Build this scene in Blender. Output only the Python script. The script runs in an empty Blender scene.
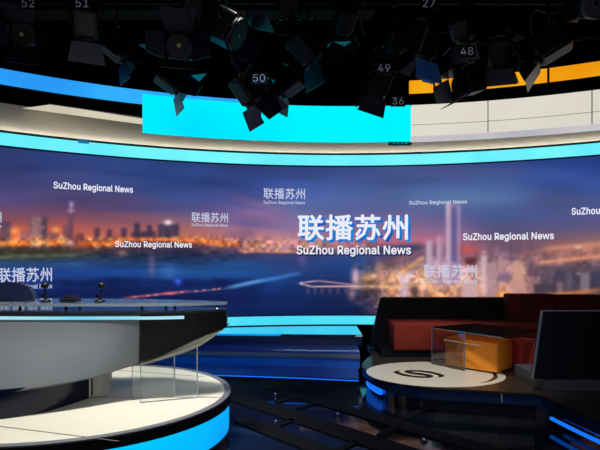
import bpy, bmesh, math, random
import numpy as np
from mathutils import Vector, Matrix, Euler

random.seed(7)
C = bpy.context.scene.collection

# ---------------------------------------------------------------- camera, world, large lights, exposure
EYE = 1.6
cam = bpy.data.objects.new('camera', bpy.data.cameras.new('camera'))
C.objects.link(cam)
cam.location = (0, 0, EYE)
cam.rotation_euler = (math.pi / 2, 0, 0)
cam.data.sensor_width = 36
cam.data.lens = 27
cam.data.shift_y = 35 / 600
cam.data.clip_start = 0.05
bpy.context.scene.camera = cam

w = bpy.data.worlds.new('studio_dark')
bpy.context.scene.world = w
w.use_nodes = True
w.node_tree.nodes['Background'].inputs[0].default_value = (0.5, 0.6, 1.0, 1)
w.node_tree.nodes['Background'].inputs[1].default_value = 0.004

vs = bpy.context.scene.view_settings
vs.view_transform = 'Standard'
vs.look = 'None'
vs.exposure = 0.0
vs.gamma = 1.0
vs.use_curve_mapping = False


def area(name, loc, target, sx, sy, power, col=(1, 1, 1), spread=math.pi):
    l = bpy.data.lights.new(name, 'AREA')
    l.shape = 'RECTANGLE'
    l.size, l.size_y, l.energy, l.color, l.spread = sx, sy, power, col, spread
    o = bpy.data.objects.new(name, l)
    C.objects.link(o)
    o.location = loc
    o.rotation_euler = (Vector(target) - Vector(loc)).to_track_quat('-Z', 'Y').to_euler()
    return o


def spot(name, loc, target, deg, power, col=(1, 1, 1), blend=0.6, r=0.12):
    l = bpy.data.lights.new(name, 'SPOT')
    l.energy, l.color, l.spot_size, l.spot_blend, l.shadow_soft_size = power, col, math.radians(deg), blend, r
    o = bpy.data.objects.new(name, l)
    C.objects.link(o)
    o.location = loc
    o.rotation_euler = (Vector(target) - Vector(loc)).to_track_quat('-Z', 'Y').to_euler()
    return o


spot('desk_key_light', (-1.6, 3.55, 4.5), (-1.75, 3.8, 0.4), 56, 760, (1.0, 0.97, 0.90), 0.35, 0.3)
spot('desk_front_fill', (-2.6, -0.6, 4.6), (-1.9, 3.9, 0.9), 30, 60, (0.9, 0.95, 1.0), 0.8, 0.3)  # unseen spot added to brighten the upper desk front
spot('desk_bow_fill', (-0.3, 4.3, 4.6), (-1.15, 4.35, 0.4), 34, 230, (1.0, 0.97, 0.9), 0.7, 0.3)  # unseen spot added to lighten the bow's shadow on the podium
spot('steps_blue_fill', (-0.4, 3.2, 4.2), (-0.3, 6.1, 0.3), 40, 300, (0.03, 0.30, 1.0), 0.5, 0.2)  # added overhead spot, stands in for blue LED light on the steps
spot('stage_key_light', (1.3, 3.7, 4.4), (1.65, 5.35, 0.28), 36, 620, (1.0, 0.95, 0.85), 0.6, 0.2)
area('front_fill', (0.6, -1.0, 3.4), (0.8, 5.0, 0.3), 4.0, 0.6, 12, (0.92, 0.96, 1.0), math.radians(60))  # unseen soft fill added behind the camera to lift the set
area('rig_fill', (0.0, 2.2, 3.0), (0.0, 5.0, 4.6), 5.0, 0.4, 12, (0.75, 0.80, 1.0))  # unseen lamp added so the rig and its number plates show


# ---------------------------------------------------------------- materials
def lin(r, g, b):
    f = lambda c: (c / 255 / 12.92) if c / 255 <= 0.04045 else ((c / 255 + 0.055) / 1.055) ** 2.4
    return (f(r), f(g), f(b))


def pbr(name, col, rough=0.5, spec=0.5, metal=0.0, noise=0.0, nscale=30.0, coat=0.0, emit=None, es=0.0, bump=0.0, aniso=None):
    m = bpy.data.materials.new(name)
    m.use_nodes = True
    nt = m.node_tree
    b = nt.nodes['Principled BSDF']
    b.inputs['Base Color'].default_value = (*col, 1)
    b.inputs['Roughness'].default_value = rough
    b.inputs['Specular IOR Level'].default_value = spec
    b.inputs['Metallic'].default_value = metal
    b.inputs['Coat Weight'].default_value = coat
    if emit:
        b.inputs['Emission Color'].default_value = (*emit, 1)
        b.inputs['Emission Strength'].default_value = es
    if noise or bump:
        tc = nt.nodes.new('ShaderNodeTexCoord')
        n = nt.nodes.new('ShaderNodeTexNoise')
        n.inputs['Scale'].default_value = nscale
        n.inputs['Detail'].default_value = 5
        nt.links.new(tc.outputs['Object'], n.inputs['Vector'])
        if noise:
            r = nt.nodes.new('ShaderNodeValToRGB')
            r.color_ramp.elements[0].color = (*[c * (1 - noise) for c in col], 1)
            r.color_ramp.elements[1].color = (*[min(1, c * (1 + noise)) for c in col], 1)
            nt.links.new(n.outputs['Fac'], r.inputs['Fac'])
            nt.links.new(r.outputs['Color'], b.inputs['Base Color'])
        if bump:
            bp = nt.nodes.new('ShaderNodeBump')
            bp.inputs['Strength'].default_value = bump
            bp.inputs['Distance'].default_value = 0.01
            nt.links.new(n.outputs['Fac'], bp.inputs['Height'])
            nt.links.new(bp.outputs['Normal'], b.inputs['Normal'])
    return m


def glow(name, col, strength=1.0, var=0.0, col2=None, scale=0.8):
    m = bpy.data.materials.new(name)
    m.use_nodes = True
    nt = m.node_tree
    nt.nodes.clear()
    out = nt.nodes.new('ShaderNodeOutputMaterial')
    e = nt.nodes.new('ShaderNodeEmission')
    e.inputs[0].default_value = (*col, 1)
    e.inputs[1].default_value = strength
    if col2:
        tc = nt.nodes.new('ShaderNodeTexCoord')
        n = nt.nodes.new('ShaderNodeTexNoise')
        n.inputs['Scale'].default_value = scale
        nt.links.new(tc.outputs['Object'], n.inputs['Vector'])
        r = nt.nodes.new('ShaderNodeValToRGB')
        r.color_ramp.elements[0].position = 0.35
        r.color_ramp.elements[1].position = 0.65
        r.color_ramp.elements[0].color = (*col, 1)
        r.color_ramp.elements[1].color = (*col2, 1)
        nt.links.new(n.outputs['Fac'], r.inputs['Fac'])
        nt.links.new(r.outputs['Color'], e.inputs[0])
    nt.links.new(e.outputs[0], out.inputs[0])
    return m


def glass(name, tint=(1, 1, 1), alpha=0.0, base=(0, 0, 0), refl=1.0):
    m = bpy.data.materials.new(name)
    m.use_nodes = True
    nt = m.node_tree
    nt.nodes.clear()
    out = nt.nodes.new('ShaderNodeOutputMaterial')
    tr = nt.nodes.new('ShaderNodeBsdfTransparent')
    tr.inputs[0].default_value = (*tint, 1)
    gl = nt.nodes.new('ShaderNodeBsdfGlossy')
    gl.inputs['Roughness'].default_value = 0.02
    gl.inputs['Color'].default_value = (refl, refl, refl, 1)
    df = nt.nodes.new('ShaderNodeBsdfDiffuse')
    df.inputs[0].default_value = (*base, 1)
    m1 = nt.nodes.new('ShaderNodeMixShader')
    m1.inputs[0].default_value = alpha
    nt.links.new(tr.outputs[0], m1.inputs[1])
    nt.links.new(df.outputs[0], m1.inputs[2])
    fr = nt.nodes.new('ShaderNodeFresnel')
    fr.inputs[0].default_value = 1.45
    m2 = nt.nodes.new('ShaderNodeMixShader')
    nt.links.new(fr.outputs[0], m2.inputs[0])
    nt.links.new(m1.outputs[0], m2.inputs[1])
    nt.links.new(gl.outputs[0], m2.inputs[2])
    nt.links.new(m2.outputs[0], out.inputs[0])
    return m


M = {}
M['black_wall'] = pbr('black_wall', (0.0025, 0.0025, 0.0035), 0.8, 0.2, noise=0.3, nscale=4)
M['floor'] = pbr('polished_black_floor', (0.004, 0.005, 0.010), 0.07, 0.5, noise=0.3, nscale=8, bump=0.03)
M['strip'] = pbr('matte_black_strip', (0.0015, 0.0015, 0.002), 0.7, 0.15, noise=0.3)
M['cream'] = pbr('cream_paint', lin(232, 224, 200), 0.6, 0.3, noise=0.03, nscale=6)
M['white_top'] = pbr('white_gloss_laminate', lin(236, 232, 215), 0.28, 0.4, noise=0.03, nscale=3)
M['black_gloss'] = pbr('black_gloss', (0.008, 0.008, 0.011), 0.2, 0.45)
M['black_satin'] = pbr('black_satin', (0.007, 0.007, 0.010), 0.45, 0.35)
M['navy_gloss'] = pbr('navy_gloss', (0.006, 0.014, 0.055), 0.25, 0.5)
M['navy_step'] = pbr('blue_step_laminate', (0.012, 0.10, 0.40), 0.22, 0.5, noise=0.15, nscale=3)
M['tread'] = pbr('dark_blue_tread', (0.006, 0.045, 0.19), 0.3, 0.3, noise=0.15, nscale=3)
M['step_edge'] = pbr('grey_nosing', (0.10, 0.11, 0.13), 0.4, 0.5)
M['grey_rim'] = pbr('grey_metal_rim', (0.22, 0.23, 0.26), 0.35, 0.5, 0.3)
M['hull_grey'] = pbr('silver_grey_lacquer', lin(112, 116, 122), 0.4, 0.4, noise=0.03, nscale=2)
M['hull_black'] = pbr('desk_black_panel', (0.014, 0.014, 0.014), 0.4, 0.35, noise=0.15, nscale=3)
M['cyan'] = glow('cyan_led', lin(104, 238, 252), 1.0, col2=lin(120, 248, 255), scale=1.5)
M['cyan_box'] = glow('cyan_panel_glow', lin(0, 226, 255), 1.0, col2=lin(0, 246, 255), scale=0.7)
M['blue_led'] = glow('blue_led', lin(40, 150, 245), 1.0, col2=lin(50, 175, 255), scale=0.9)
M['deep_blue_led'] = glow('deep_blue_led', lin(20, 110, 255), 1.2)
M['plat_blue'] = glow('platform_blue_led', lin(20, 140, 250), 1.0, col2=lin(0, 200, 255), scale=0.8)
M['orange_led'] = glow('orange_led', lin(250, 176, 24), 1.0, col2=lin(238, 150, 14), scale=1.6)
M['rim_led'] = glow('desk_rim_led', lin(120, 215, 240), 1.0, col2=lin(190, 235, 245), scale=1.2)
M['lit_white'] = glow('backlit_cream_acrylic', lin(216, 210, 198), 1.0, col2=lin(224, 219, 206), scale=0.7)
M['lit_lav'] = glow('backlit_lavender_acrylic', lin(182, 180, 190), 1.0, col2=lin(200, 197, 200), scale=0.9)
M['lit_wedge'] = glow('emissive_wedge', lin(205, 196, 174), 1.0, col2=lin(220, 210, 188), scale=0.9)  # the wing's lit look is put into the material as emission
M['glass_top'] = glass('desk_glass', (0.72, 0.82, 0.88), 0.22, (0.30, 0.40, 0.50))
M['clear'] = glass('clear_glass', (0.97, 0.98, 0.98), 0.0)
M['tinted'] = glass('brown_tinted_glass', (0.50, 0.40, 0.38), 0.2, (0.03, 0.02, 0.02))
M['table_edge'] = pbr('table_glass_edge', (0.16, 0.17, 0.17), 0.2, 0.6)
M['glass_edge'] = pbr('bright_glass_edge', (0.55, 0.6, 0.6), 0.2, 0.6)
M['edge_grey'] = pbr('dark_glass_edge', (0.30, 0.30, 0.29), 0.3, 0.5)
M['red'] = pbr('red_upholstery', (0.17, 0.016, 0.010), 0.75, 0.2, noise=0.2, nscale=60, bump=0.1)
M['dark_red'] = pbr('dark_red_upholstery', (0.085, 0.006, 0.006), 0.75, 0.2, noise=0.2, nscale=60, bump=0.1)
M['red_stool'] = pbr('coral_upholstery', (0.48, 0.06, 0.04), 0.7, 0.2, noise=0.1, nscale=60, bump=0.1)
M['orange'] = pbr('orange_leather', (0.85, 0.27, 0.02), 0.55, 0.3, noise=0.06, nscale=40, bump=0.05)
M['sofa_black'] = pbr('black_leather', (0.002, 0.0024, 0.004), 0.6, 0.15, noise=0.2, nscale=40)
M['sofa_navy'] = pbr('navy_black_shell', (0.003, 0.0042, 0.009), 0.45, 0.2, noise=0.1, nscale=10)
M['shell_edge'] = pbr('shell_edge_lit', (0.10, 0.13, 0.20), 0.35, 0.5)
M['plinth'] = pbr('slate_plinth', (0.06, 0.065, 0.085), 0.4, 0.4)
M['stage_top'] = pbr('dark_brown_stage_floor', (0.030, 0.022, 0.016), 0.25, 0.4, noise=0.3, nscale=10)
M['inlay'] = pbr('pale_inlay', lin(205, 200, 186), 0.2, 0.45, noise=0.04, nscale=4)
M['logo'] = pbr('black_inlay', (0.008, 0.008, 0.010), 0.3, 0.4)
M['rig'] = pbr('black_lamp_housing', (0.001, 0.001, 0.002), 0.45, 0.3, noise=0.3, nscale=20)
M['flap'] = pbr('barn_door_metal', (0.0045, 0.005, 0.014), 0.35, 0.4, 0.1, noise=0.2, nscale=12)
M['flap_pale'] = pbr('pale_barn_door_metal', (0.09, 0.093, 0.096), 0.4, 0.5, 0.2, noise=0.2, nscale=12)  # paler grey than the other barn doors
M['flap_glint'] = pbr('painted_blue_glint', (0.04, 0.16, 0.50), 0.35, 0.5, noise=0.15, nscale=12)  # blue painted on chosen flaps for reflected LED glints
M['lens'] = pbr('fresnel_lens', (0.008, 0.007, 0.005), 0.12, 0.5)
M['gold'] = pbr('gold_honeycomb', (0.45, 0.30, 0.10), 0.45, 0.5, 0.3, noise=0.5, nscale=90)
M['digit'] = pbr('pale_digit_paint', (0.85, 0.87, 0.92), 0.6, 0.3)
M['beam'] = pbr('olive_beam_paint', (0.008, 0.0066, 0.003), 0.8, 0.2, noise=0.3, nscale=5)
M['cable'] = pbr('tan_cable', (0.06, 0.04, 0.022), 0.6, 0.3)
M['steel'] = pbr('dark_pipe_steel', (0.0015, 0.0015, 0.002), 0.5, 0.2, 0.1)
M['chrome'] = pbr('chrome', (0.75, 0.76, 0.80), 0.15, 0.5, 1.0)
M['text_white'] = glow('screen_white', lin(236, 236, 248), 1.0)
M['text_dim'] = glow('screen_pale', lin(196, 200, 226), 1.0)
M['text_blue'] = glow('screen_title_blue', lin(14, 70, 180), 1.0, col2=lin(30, 150, 225), scale=2.5)
M['text_shadow'] = glow('screen_caption_shadow', lin(28, 40, 84), 1.0)


# ---------------------------------------------------------------- mesh helpers
def obj(name, bm, mat, parent=None, smooth=False, loc=None):
    bmesh.ops.recalc_face_normals(bm, faces=bm.faces)
    me = bpy.data.meshes.new(name)
    bm.to_mesh(me)
    bm.free()
    if mat:
        me.materials.append(mat)
    if smooth:
        for p in me.polygons:
            p.use_smooth = True
    o = bpy.data.objects.new(name, me)
    C.objects.link(o)
    if parent:
        o.parent = parent
        if loc is None:
            o.location = -Vector(parent.location)      # meshes are written in world coordinates
    if loc is not None:
        o.location = loc
    return o


def thing(name, label, cat, loc=(0, 0, 0), group=None):
    o = bpy.data.objects.new(name, None)
    C.objects.link(o)
    o.location = loc
    o.empty_display_size = 0.1
    return tag(o, label, cat, group)


def tag(o, label, cat, group=None):
    o['label'], o['category'] = label, cat
    if group:
        o['group'] = group
    return o


def struct(name, bm, mat, smooth=False):
    o = obj(name, bm, mat, None, smooth)
    o['kind'] = 'structure'
    return o


def box(bm, x0, x1, y0, y1, z0, z1, bev=0.0, mx=None):
    r = bmesh.ops.create_cube(bm, size=1)
    vs_ = r['verts']
    for v in vs_:
        v.co = Vector((x0 + (v.co.x + .5) * (x1 - x0), y0 + (v.co.y + .5) * (y1 - y0), z0 + (v.co.z + .5) * (z1 - z0)))
    if bev:
        es = list({e for v in vs_ for e in v.link_edges})
        rr = bmesh.ops.bevel(bm, geom=es, offset=bev, segments=3, affect='EDGES', profile=0.5)
        vs_ = list({v for f in rr['faces'] for v in f.verts} | {v for v in vs_ if v.is_valid})
    if mx is not None:
        bmesh.ops.transform(bm, matrix=mx, verts=[v for v in vs_ if v.is_valid])
    return vs_


def prism(bm, pts, z0, z1, bev=0.0):
    """vertical prism over the plan polygon pts"""
    lo = [bm.verts.new((p[0], p[1], z0)) for p in pts]
    hi = [bm.verts.new((p[0], p[1], z1)) for p in pts]
    n = len(pts)
    bm.faces.new(lo)
    bm.faces.new(hi)
    for i in range(n):
        bm.faces.new((lo[i], lo[(i + 1) % n], hi[(i + 1) % n], hi[i]))
    if bev:
        bm.edges.ensure_lookup_table()
        es = [e for e in bm.edges if e.verts[0] in hi and e.verts[1] in hi]
        bmesh.ops.bevel(bm, geom=es, offset=bev, segments=3, affect='EDGES', profile=0.5)


def tube(bm, pts, r, n=8):
    pts = [Vector(p) for p in pts]
    rings = []
    for i, p in enumerate(pts):
        d = (pts[min(i + 1, len(pts) - 1)] - pts[max(i - 1, 0)]).normalized()
        q = d.to_track_quat('Z', 'Y')
        rings.append([bm.verts.new(p + q @ Vector((r * math.cos(2 * math.pi * k / n), r * math.sin(2 * math.pi * k / n), 0))) for k in range(n)])
    for a, b in zip(rings, rings[1:]):
        for k in range(n):
            bm.faces.new((a[k], a[(k + 1) % n], b[(k + 1) % n], b[k]))
    bm.faces.new(rings[0])
    bm.faces.new(rings[-1])


def lathe(bm, prof, n=24, mx=None):
    """profile of (radius, z) round the z axis"""
    vsn = []
    rings = []
    for r, z in prof:
        ring = [bm.verts.new((r * math.cos(2 * math.pi * k / n), r * math.sin(2 * math.pi * k / n), z)) for k in range(n)]
        rings.append(ring)
        vsn += ring
    for a, b in zip(rings, rings[1:]):
        for k in range(n):
            bm.faces.new((a[k], a[(k + 1) % n], b[(k + 1) % n], b[k]))
    bm.faces.new(rings[0])
    bm.faces.new(rings[-1])
    if mx is not None:
        bmesh.ops.transform(bm, matrix=mx, verts=vsn)


# ---- the round video wall: a circle in plan
WX, WY, WR = 0.70, -1.727, 9.262


def arc(R, th):
    return (WX + R * math.sin(th), WY + R * math.cos(th))


def th_at(px, R):
    """wall angle met by the sight line through photo column px at radius R"""
    s = (px - 300) / 450
    # (s*t-WX)^2+(t-WY)^2=R^2
    a, b, c = s * s + 1, -2 * (s * WX + WY), WX * WX + WY * WY - R * R
    t = (-b + math.sqrt(b * b - 4 * a * c)) / (2 * a)
    return math.atan2(s * t - WX, t - WY), t


def z_at(px, py, R):
    return EYE + (260 - py) / 450 * th_at(px, R)[1]


def arc_band(bm, R0, R1, z0, z1, t0, t1, n=72):
    """solid curved bar between radii R0<R1"""
    rows = []
    for i in range(n + 1):
        t = t0 + (t1 - t0) * i / n
        a, b = arc(R0, t), arc(R1, t)
        rows.append([bm.verts.new((a[0], a[1], z0)), bm.verts.new((b[0], b[1], z0)), bm.verts.new((b[0], b[1], z1)), bm.verts.new((a[0], a[1], z1))])
    for p, q in zip(rows, rows[1:]):
        for k in range(4):
            bm.faces.new((p[k], p[(k + 1) % 4], q[(k + 1) % 4], q[k]))
    bm.faces.new(rows[0])
    bm.faces.new(rows[-1])


TL, TR = -0.70, 0.60

# ---------------------------------------------------------------- room shell
bm = bmesh.new()
box(bm, -7, 7, -4, 9, -0.1, 0)
struct('floor', bm, M['floor'])
bm = bmesh.new()
box(bm, -7, 7, -4, 9, 6.2, 6.3)
struct('ceiling', bm, M['black_wall'])
bm = bmesh.new()
arc_band(bm, 9.44, 9.6, 0.0, 6.2, TL, TR, 80)
struct('wall_back', bm, M['black_wall'], True)
# cream cove fascia over the screen
bm = bmesh.new()
arc_band(bm, 9.32, 9.42, 3.37, 3.78, TL, TR, 80)
struct('trim_1', bm, pbr('cove_cream_paint', lin(226, 218, 200), 0.9, 0.0))
# dark ledge under the fascia, carries the cove lamps
bm = bmesh.new()
arc_band(bm, 9.165, 9.42, 3.353, 3.366, TL, TR, 80)
struct('trim_2', bm, M['black_satin'])
for i in range(13):
    t = -0.66 + 1.2 * i / 12
    p, q = arc(9.255, t), arc(9.36, t)
    o = area('cove_lamp', (p[0], p[1], 3.375), (q[0], q[1], 3.55), 0.93, 0.05, 0.8, (1.0, 0.96, 0.88))
    o.rotation_euler = Euler((math.radians(180 - 35), 0, -t), 'XYZ')
# floor: matte strips that frame the polished floor panels
def strip_bm(a, b, wd):
    a, b = Vector(a), Vector(b)
    d = (b - a).normalized()
    n = Vector((-d.y, d.x)) * wd / 2
    bm = bmesh.new()
    prism(bm, [a + n, b + n, b - n, a - n], 0.0, 0.012)
    return bm
def cs(c, s):   # c = X + 1.04 Y, s = X - 0.96 Y
    Y = (c - s) / 2.0
    return (c - 1.04 * Y, Y)
k = 3
for (a, b, wd) in [((-0.60, 5.87), (2.45, 2.94), 0.20), ((-0.82, 5.30), (2.30, 2.40), 0.25), ((-0.58, 4.50), (1.6, 2.40), 0.19),
                   ((-0.45, 3.70), (0.8, 2.5), 0.19),
                   (cs(5.36, -5.10), cs(4.98, -5.10), 0.07), (cs(5.36, -4.65), cs(4.98, -4.65), 0.07), (cs(5.36, -3.2), cs(4.98, -3.2), 0.07), (cs(5.36, -2.0), cs(4.98, -2.0), 0.07),
                   (cs(4.60, -4.38), cs(4.24, -4.38), 0.07), (cs(4.60, -3.3), cs(4.24, -3.3), 0.07), (cs(6.6, -3.3), cs(5.66, -3.3), 0.07)]:
    struct('trim_%d' % k, strip_bm(a, b, wd), M['strip'])
    k += 1
# olive beam overhead
bm = bmesh.new()
box(bm, -4.0, 1.0, 6.05, 6.25, 4.99, 5.45)
box(bm, -4.0, 1.0, 5.99, 6.25, 4.93, 4.99)
struct('trim_%d' % k, bm, M['beam'])

# ---------------------------------------------------------------- the video wall
wall = thing('video_wall', 'long curved video wall showing a blurred city skyline at dusk with white titles', 'screen', (WX, WY + WR, 0.68))
bm = bmesh.new()
arc_band(bm, WR + 0.01, WR + 0.12, 0.69, 3.152, TL, TR, 90)
obj('housing', bm, M['black_satin'], wall)

# picture shown by the screen, given as colours over the photo frame
XC = [0, 60, 120, 180, 240, 300, 350, 400, 450, 500, 550, 600]
YC = [150, 166, 182, 198, 210, 220, 230, 240, 247, 254, 262, 272, 284, 296, 316]
G = {
 0:   [(46,60,112),(52,64,118),(64,66,118),(80,74,118),(104,76,108),(140,82,98),(196,92,84),(214,98,70),(120,70,50),(58,66,52),(44,72,108),(30,66,136),(28,56,120),(24,36,84),(20,32,74)],
 60:  [(44,62,118),(54,72,136),(66,72,128),(84,72,118),(108,74,106),(146,84,94),(190,92,82),(206,100,74),(110,68,56),(56,64,52),(40,64,100),(30,66,138),(30,58,124),(20,34,84),(20,32,74)],
 120: [(44,66,128),(46,74,142),(62,80,142),(82,76,124),(98,74,112),(130,82,102),(172,96,96),(190,96,78),(104,64,62),(44,50,62),(34,62,108),(30,68,140),(28,56,122),(18,32,80),(20,34,80)],
 180: [(40,60,112),(44,66,126),(50,76,144),(66,84,146),(88,84,132),(126,92,114),(172,104,102),(196,108,88),(80,56,72),(34,42,76),(30,54,100),(34,86,152),(26,60,128),(18,32,82),(22,40,92)],
 240: [(40,54,98),(42,58,108),(50,70,134),(66,76,140),(98,86,146),(134,98,142),(168,114,136),(204,124,118),(150,92,96),(66,66,104),(36,74,132),(34,80,144),(28,66,134),(20,42,100),(18,34,84)],
 300: [(42,56,100),(48,66,124),(60,84,156),(80,104,168),(96,112,168),(118,112,162),(152,118,150),(176,128,140),(166,112,122),(56,58,104),(36,64,122),(30,60,120),(24,50,108),(22,44,98),(16,30,74)],
 350: [(52,64,110),(60,74,128),(72,92,154),(84,104,166),(96,104,164),(110,104,158),(142,108,150),(166,108,136),(140,96,122),(60,72,124),(38,70,130),(30,58,116),(34,50,98),(26,40,84),(16,28,70)],
 400: [(60,72,116),(66,82,136),(72,92,150),(80,102,156),(96,102,156),(118,104,150),(150,106,142),(182,106,132),(90,74,108),(74,70,112),(126,98,112),(186,136,116),(214,158,126),(180,128,110),(70,50,60)],
 450: [(58,72,118),(62,80,138),(70,92,150),(78,102,152),(84,94,146),(106,96,146),(136,104,146),(158,102,130),(150,100,120),(136,98,122),(178,138,148),(204,156,150),(216,164,142),(208,144,112),(90,60,60)],
 500: [(50,66,118),(56,76,138),(66,90,150),(74,102,154),(72,88,144),(74,84,138),(82,80,124),(106,82,106),(124,90,106),(132,96,110),(148,112,122),(176,130,130),(190,138,124),(190,124,94),(90,60,60)],
 550: [(38,58,118),(44,70,138),(54,80,148),(66,86,146),(72,82,138),(78,82,132),(88,82,118),(120,88,102),(152,106,104),(166,114,104),(140,102,104),(104,84,98),(108,82,88),(120,84,76),(70,50,56)],
 600: [(34,54,120),(40,66,140),(54,80,150),(66,84,142),(74,82,138),(84,84,130),(98,84,116),(140,98,104),(180,122,108),(168,112,102),(116,88,98),(84,72,92),(70,60,82),(80,60,76),(50,40,50)],
}


def srgb2lin(a):
    a = np.clip(a / 255.0, 0, 1)
    return np.where(a <= 0.04045, a / 12.92, ((a + 0.055) / 1.055) ** 2.4)


def smooth_interp(v, cs_):
    cs_ = np.array(cs_, float)
    i = np.clip(np.searchsorted(cs_, v) - 1, 0, len(cs_) - 2)
    f = np.clip((v - cs_[i]) / (cs_[i + 1] - cs_[i]), 0, 1)
    return i, f


def picture(X, Y):
    """X, Y arrays in photo pixels -> sRGB colours 0..255"""
    tab = np.array([G[x] for x in XC], float)          # (nx, ny, 3)
    ix, fx = smooth_interp(X, XC)
    fx = fx * fx * (3 - 2 * fx)
    iy, fy = smooth_interp(Y, YC)
    fx, fy = fx[:, None], fy[:, None]
    c = (tab[ix, iy] * (1 - fx) * (1 - fy) + tab[ix + 1, iy] * fx * (1 - fy) + tab[ix, iy + 1] * (1 - fx) * fy + tab[ix + 1, iy + 1] * fx * fy)

    sg = lambda d, s: 1 / (1 + np.exp(-np.clip(d / s, -30, 30)))

    def rect(x0, x1, y0, y1, col, a=1.0, s=0.8):
        nonlocal c
        m = (sg(X - x0, s) * sg(x1 - X, s) * sg(Y - y0, s) * sg(y1 - Y, s) * a)[:, None]
        c = c * (1 - m) + np.array(col, float) * m

    def blob(x, y, rx, ry, col, a=1.0, ang=0.0):
        nonlocal c
        ca, sa = math.cos(ang), math.sin(ang)
        u, v = (X - x) * ca + (Y - y) * sa, -(X - x) * sa + (Y - y) * ca
        m = (np.exp(-((u / rx) ** 2 + (v / ry) ** 2)) * a)[:, None]
        c = c * (1 - m) + np.array(col, float) * m

    def line(x0, y0, x1, y1, wd, col, a=1.0):
        nonlocal c
        L = math.hypot(x1 - x0, y1 - y0)
        dx, dy = (x1 - x0) / L, (y1 - y0) / L
        u, v = (X - x0) * dx + (Y - y0) * dy, -(X - x0) * dy + (Y - y0) * dx
        m = (np.exp(-(v / wd) ** 2) * sg(u, 2.0) * sg(L - u, 2.0) * a)[:, None]
        c = c * (1 - m) + np.array(col, float) * m

    def grain(x0, x1, y0, y1, cw, chh, amt, seed, soft=3.0):
        nonlocal c
        rg = np.random.default_rng(seed)
        nx_, ny_ = int((x1 - x0) / cw) + 3, int((y1 - y0) / chh) + 3
        g_ = rg.uniform(-1, 1, (nx_, ny_))
        u, v = np.clip((X - x0) / cw, 0, nx_ - 2.001), np.clip((Y - y0) / chh, 0, ny_ - 2.001)
        i_, j_ = u.astype(int), v.astype(int)
        a_, b_ = u - i_, v - j_
        a_, b_ = a_ * a_ * (3 - 2 * a_), b_ * b_ * (3 - 2 * b_)
        val = g_[i_, j_] * (1 - a_) * (1 - b_) + g_[i_ + 1, j_] * a_ * (1 - b_) + g_[i_, j_ + 1] * (1 - a_) * b_ + g_[i_ + 1, j_ + 1] * a_ * b_
        m_ = sg(X - x0, soft) * sg(x1 - X, soft) * sg(Y - y0, soft) * sg(y1 - Y, soft)
        c = c * (1 + amt * val * m_)[:, None]
    rng = random.Random(3)
    # clouds
    blob(75, 173, 45, 7, (78, 80, 130), .5, -.1)
    blob(150, 188, 60, 5, (50, 66, 124), .5)
    blob(40, 200, 60, 5, (74, 66, 112), .5)
    blob(190, 178, 40, 8, (42, 58, 112), .5)
    blob(160, 207, 60, 5, (74, 74, 126), .5)
    blob(265, 213, 34, 9, (156, 112, 152), .65, .25)
    blob(250, 224, 30, 4, (96, 96, 160), .6, .1)
    blob(240, 205, 40, 3, (70, 84, 150), .5, .2)
    blob(330, 185, 40, 10, (70, 96, 166), .6)
    blob(290, 175, 50, 5, (52, 64, 116), .5, .1)
    blob(410, 180, 50, 6, (58, 70, 122), .5)
    blob(470, 198, 40, 12, (84, 112, 148), .5)
    blob(505, 215, 40, 7, (70, 92, 142), .5)
    blob(490, 172, 50, 6, (88, 94, 142), .3)
    blob(570, 182, 40, 8, (56, 84, 156), .4)
    blob(560, 200, 40, 6, (92, 92, 130), .4)
    for (x, y, rx, ry, cl, a, an) in [(30, 168, 40, 5, (40, 52, 104), .4, 0), (110, 172, 50, 4, (36, 56, 116), .4, .1), (95, 196, 60, 4, (88, 84, 128), .35, .1), (20, 212, 50, 4, (116, 78, 108), .4, 0),
                                      (140, 217, 50, 3, (150, 92, 98), .35, .05), (185, 196, 30, 4, (58, 80, 150), .4, 0), (215, 182, 40, 4, (38, 54, 106), .4, .1), (235, 196, 30, 4, (74, 82, 146), .4, .2),
                                      (285, 224, 26, 4, (136, 110, 162), .4, .1), (265, 206, 30, 4, (140, 108, 150), .35, .3), (350, 172, 40, 4, (52, 66, 116), .35, 0), (440, 175, 50, 5, (84, 92, 140), .35, 0),
                                      (400, 196, 40, 5, (84, 108, 150), .35, .1), (530, 192, 40, 6, (84, 96, 146), .35, .2), (575, 213, 40, 4, (88, 88, 130), .4, 0), (520, 226, 50, 4, (92, 82, 122), .35, 0), (425, 222, 40, 4, (128, 104, 146), .4, 0)]:
        blob(x, y, rx, ry, cl, a, an)
    # left skyline
    blob(30, 236, 60, 10, (220, 100, 64), .35)
    for x0, x1, y0, col in [(0, 11, 221, (84, 68, 88)), (20, 28, 230, (150, 96, 100)), (29, 46, 215, (112, 82, 100)), (40, 47, 217, (70, 58, 80)), (48, 58, 232, (120, 78, 80)),
                            (63, 72, 225, (120, 76, 84)), (76, 84, 233, (112, 70, 80)), (94, 100, 228, (74, 52, 76)), (107, 112, 229, (66, 50, 74)), (121, 127, 228, (60, 48, 74)),
                            (134, 140, 223, (54, 44, 72)), (131, 144, 232, (60, 46, 74)), (147, 152, 225, (56, 44, 70)), (142, 156, 231, (60, 46, 74)), (158, 179, 224, (52, 48, 78)),
                            (84, 200, 238, (84, 56, 74))]:
        rect(x0, x1, y0, 248, col, .85, .7)
    for i in range(26):
        rect(*(lambda x, y: (x, x + 1.5, y, y + 1.5))(rng.uniform(30, 43), rng.uniform(217, 238)), (214, 160, 140), .5, .5)
    rect(31, 42, 217, 246, (190, 140, 130), .35, 1)
    rect(68.3, 73.6, 210, 246, (110, 72, 92), .85, .5)
    rect(69.6, 72.4, 203, 214, (150, 130, 170), .9, .5)
    rect(67.5, 74.5, 209, 212, (168, 132, 158), .8, .5)
    blob(71.5, 204, 2.5, 3, (170, 170, 220), .7)
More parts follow.
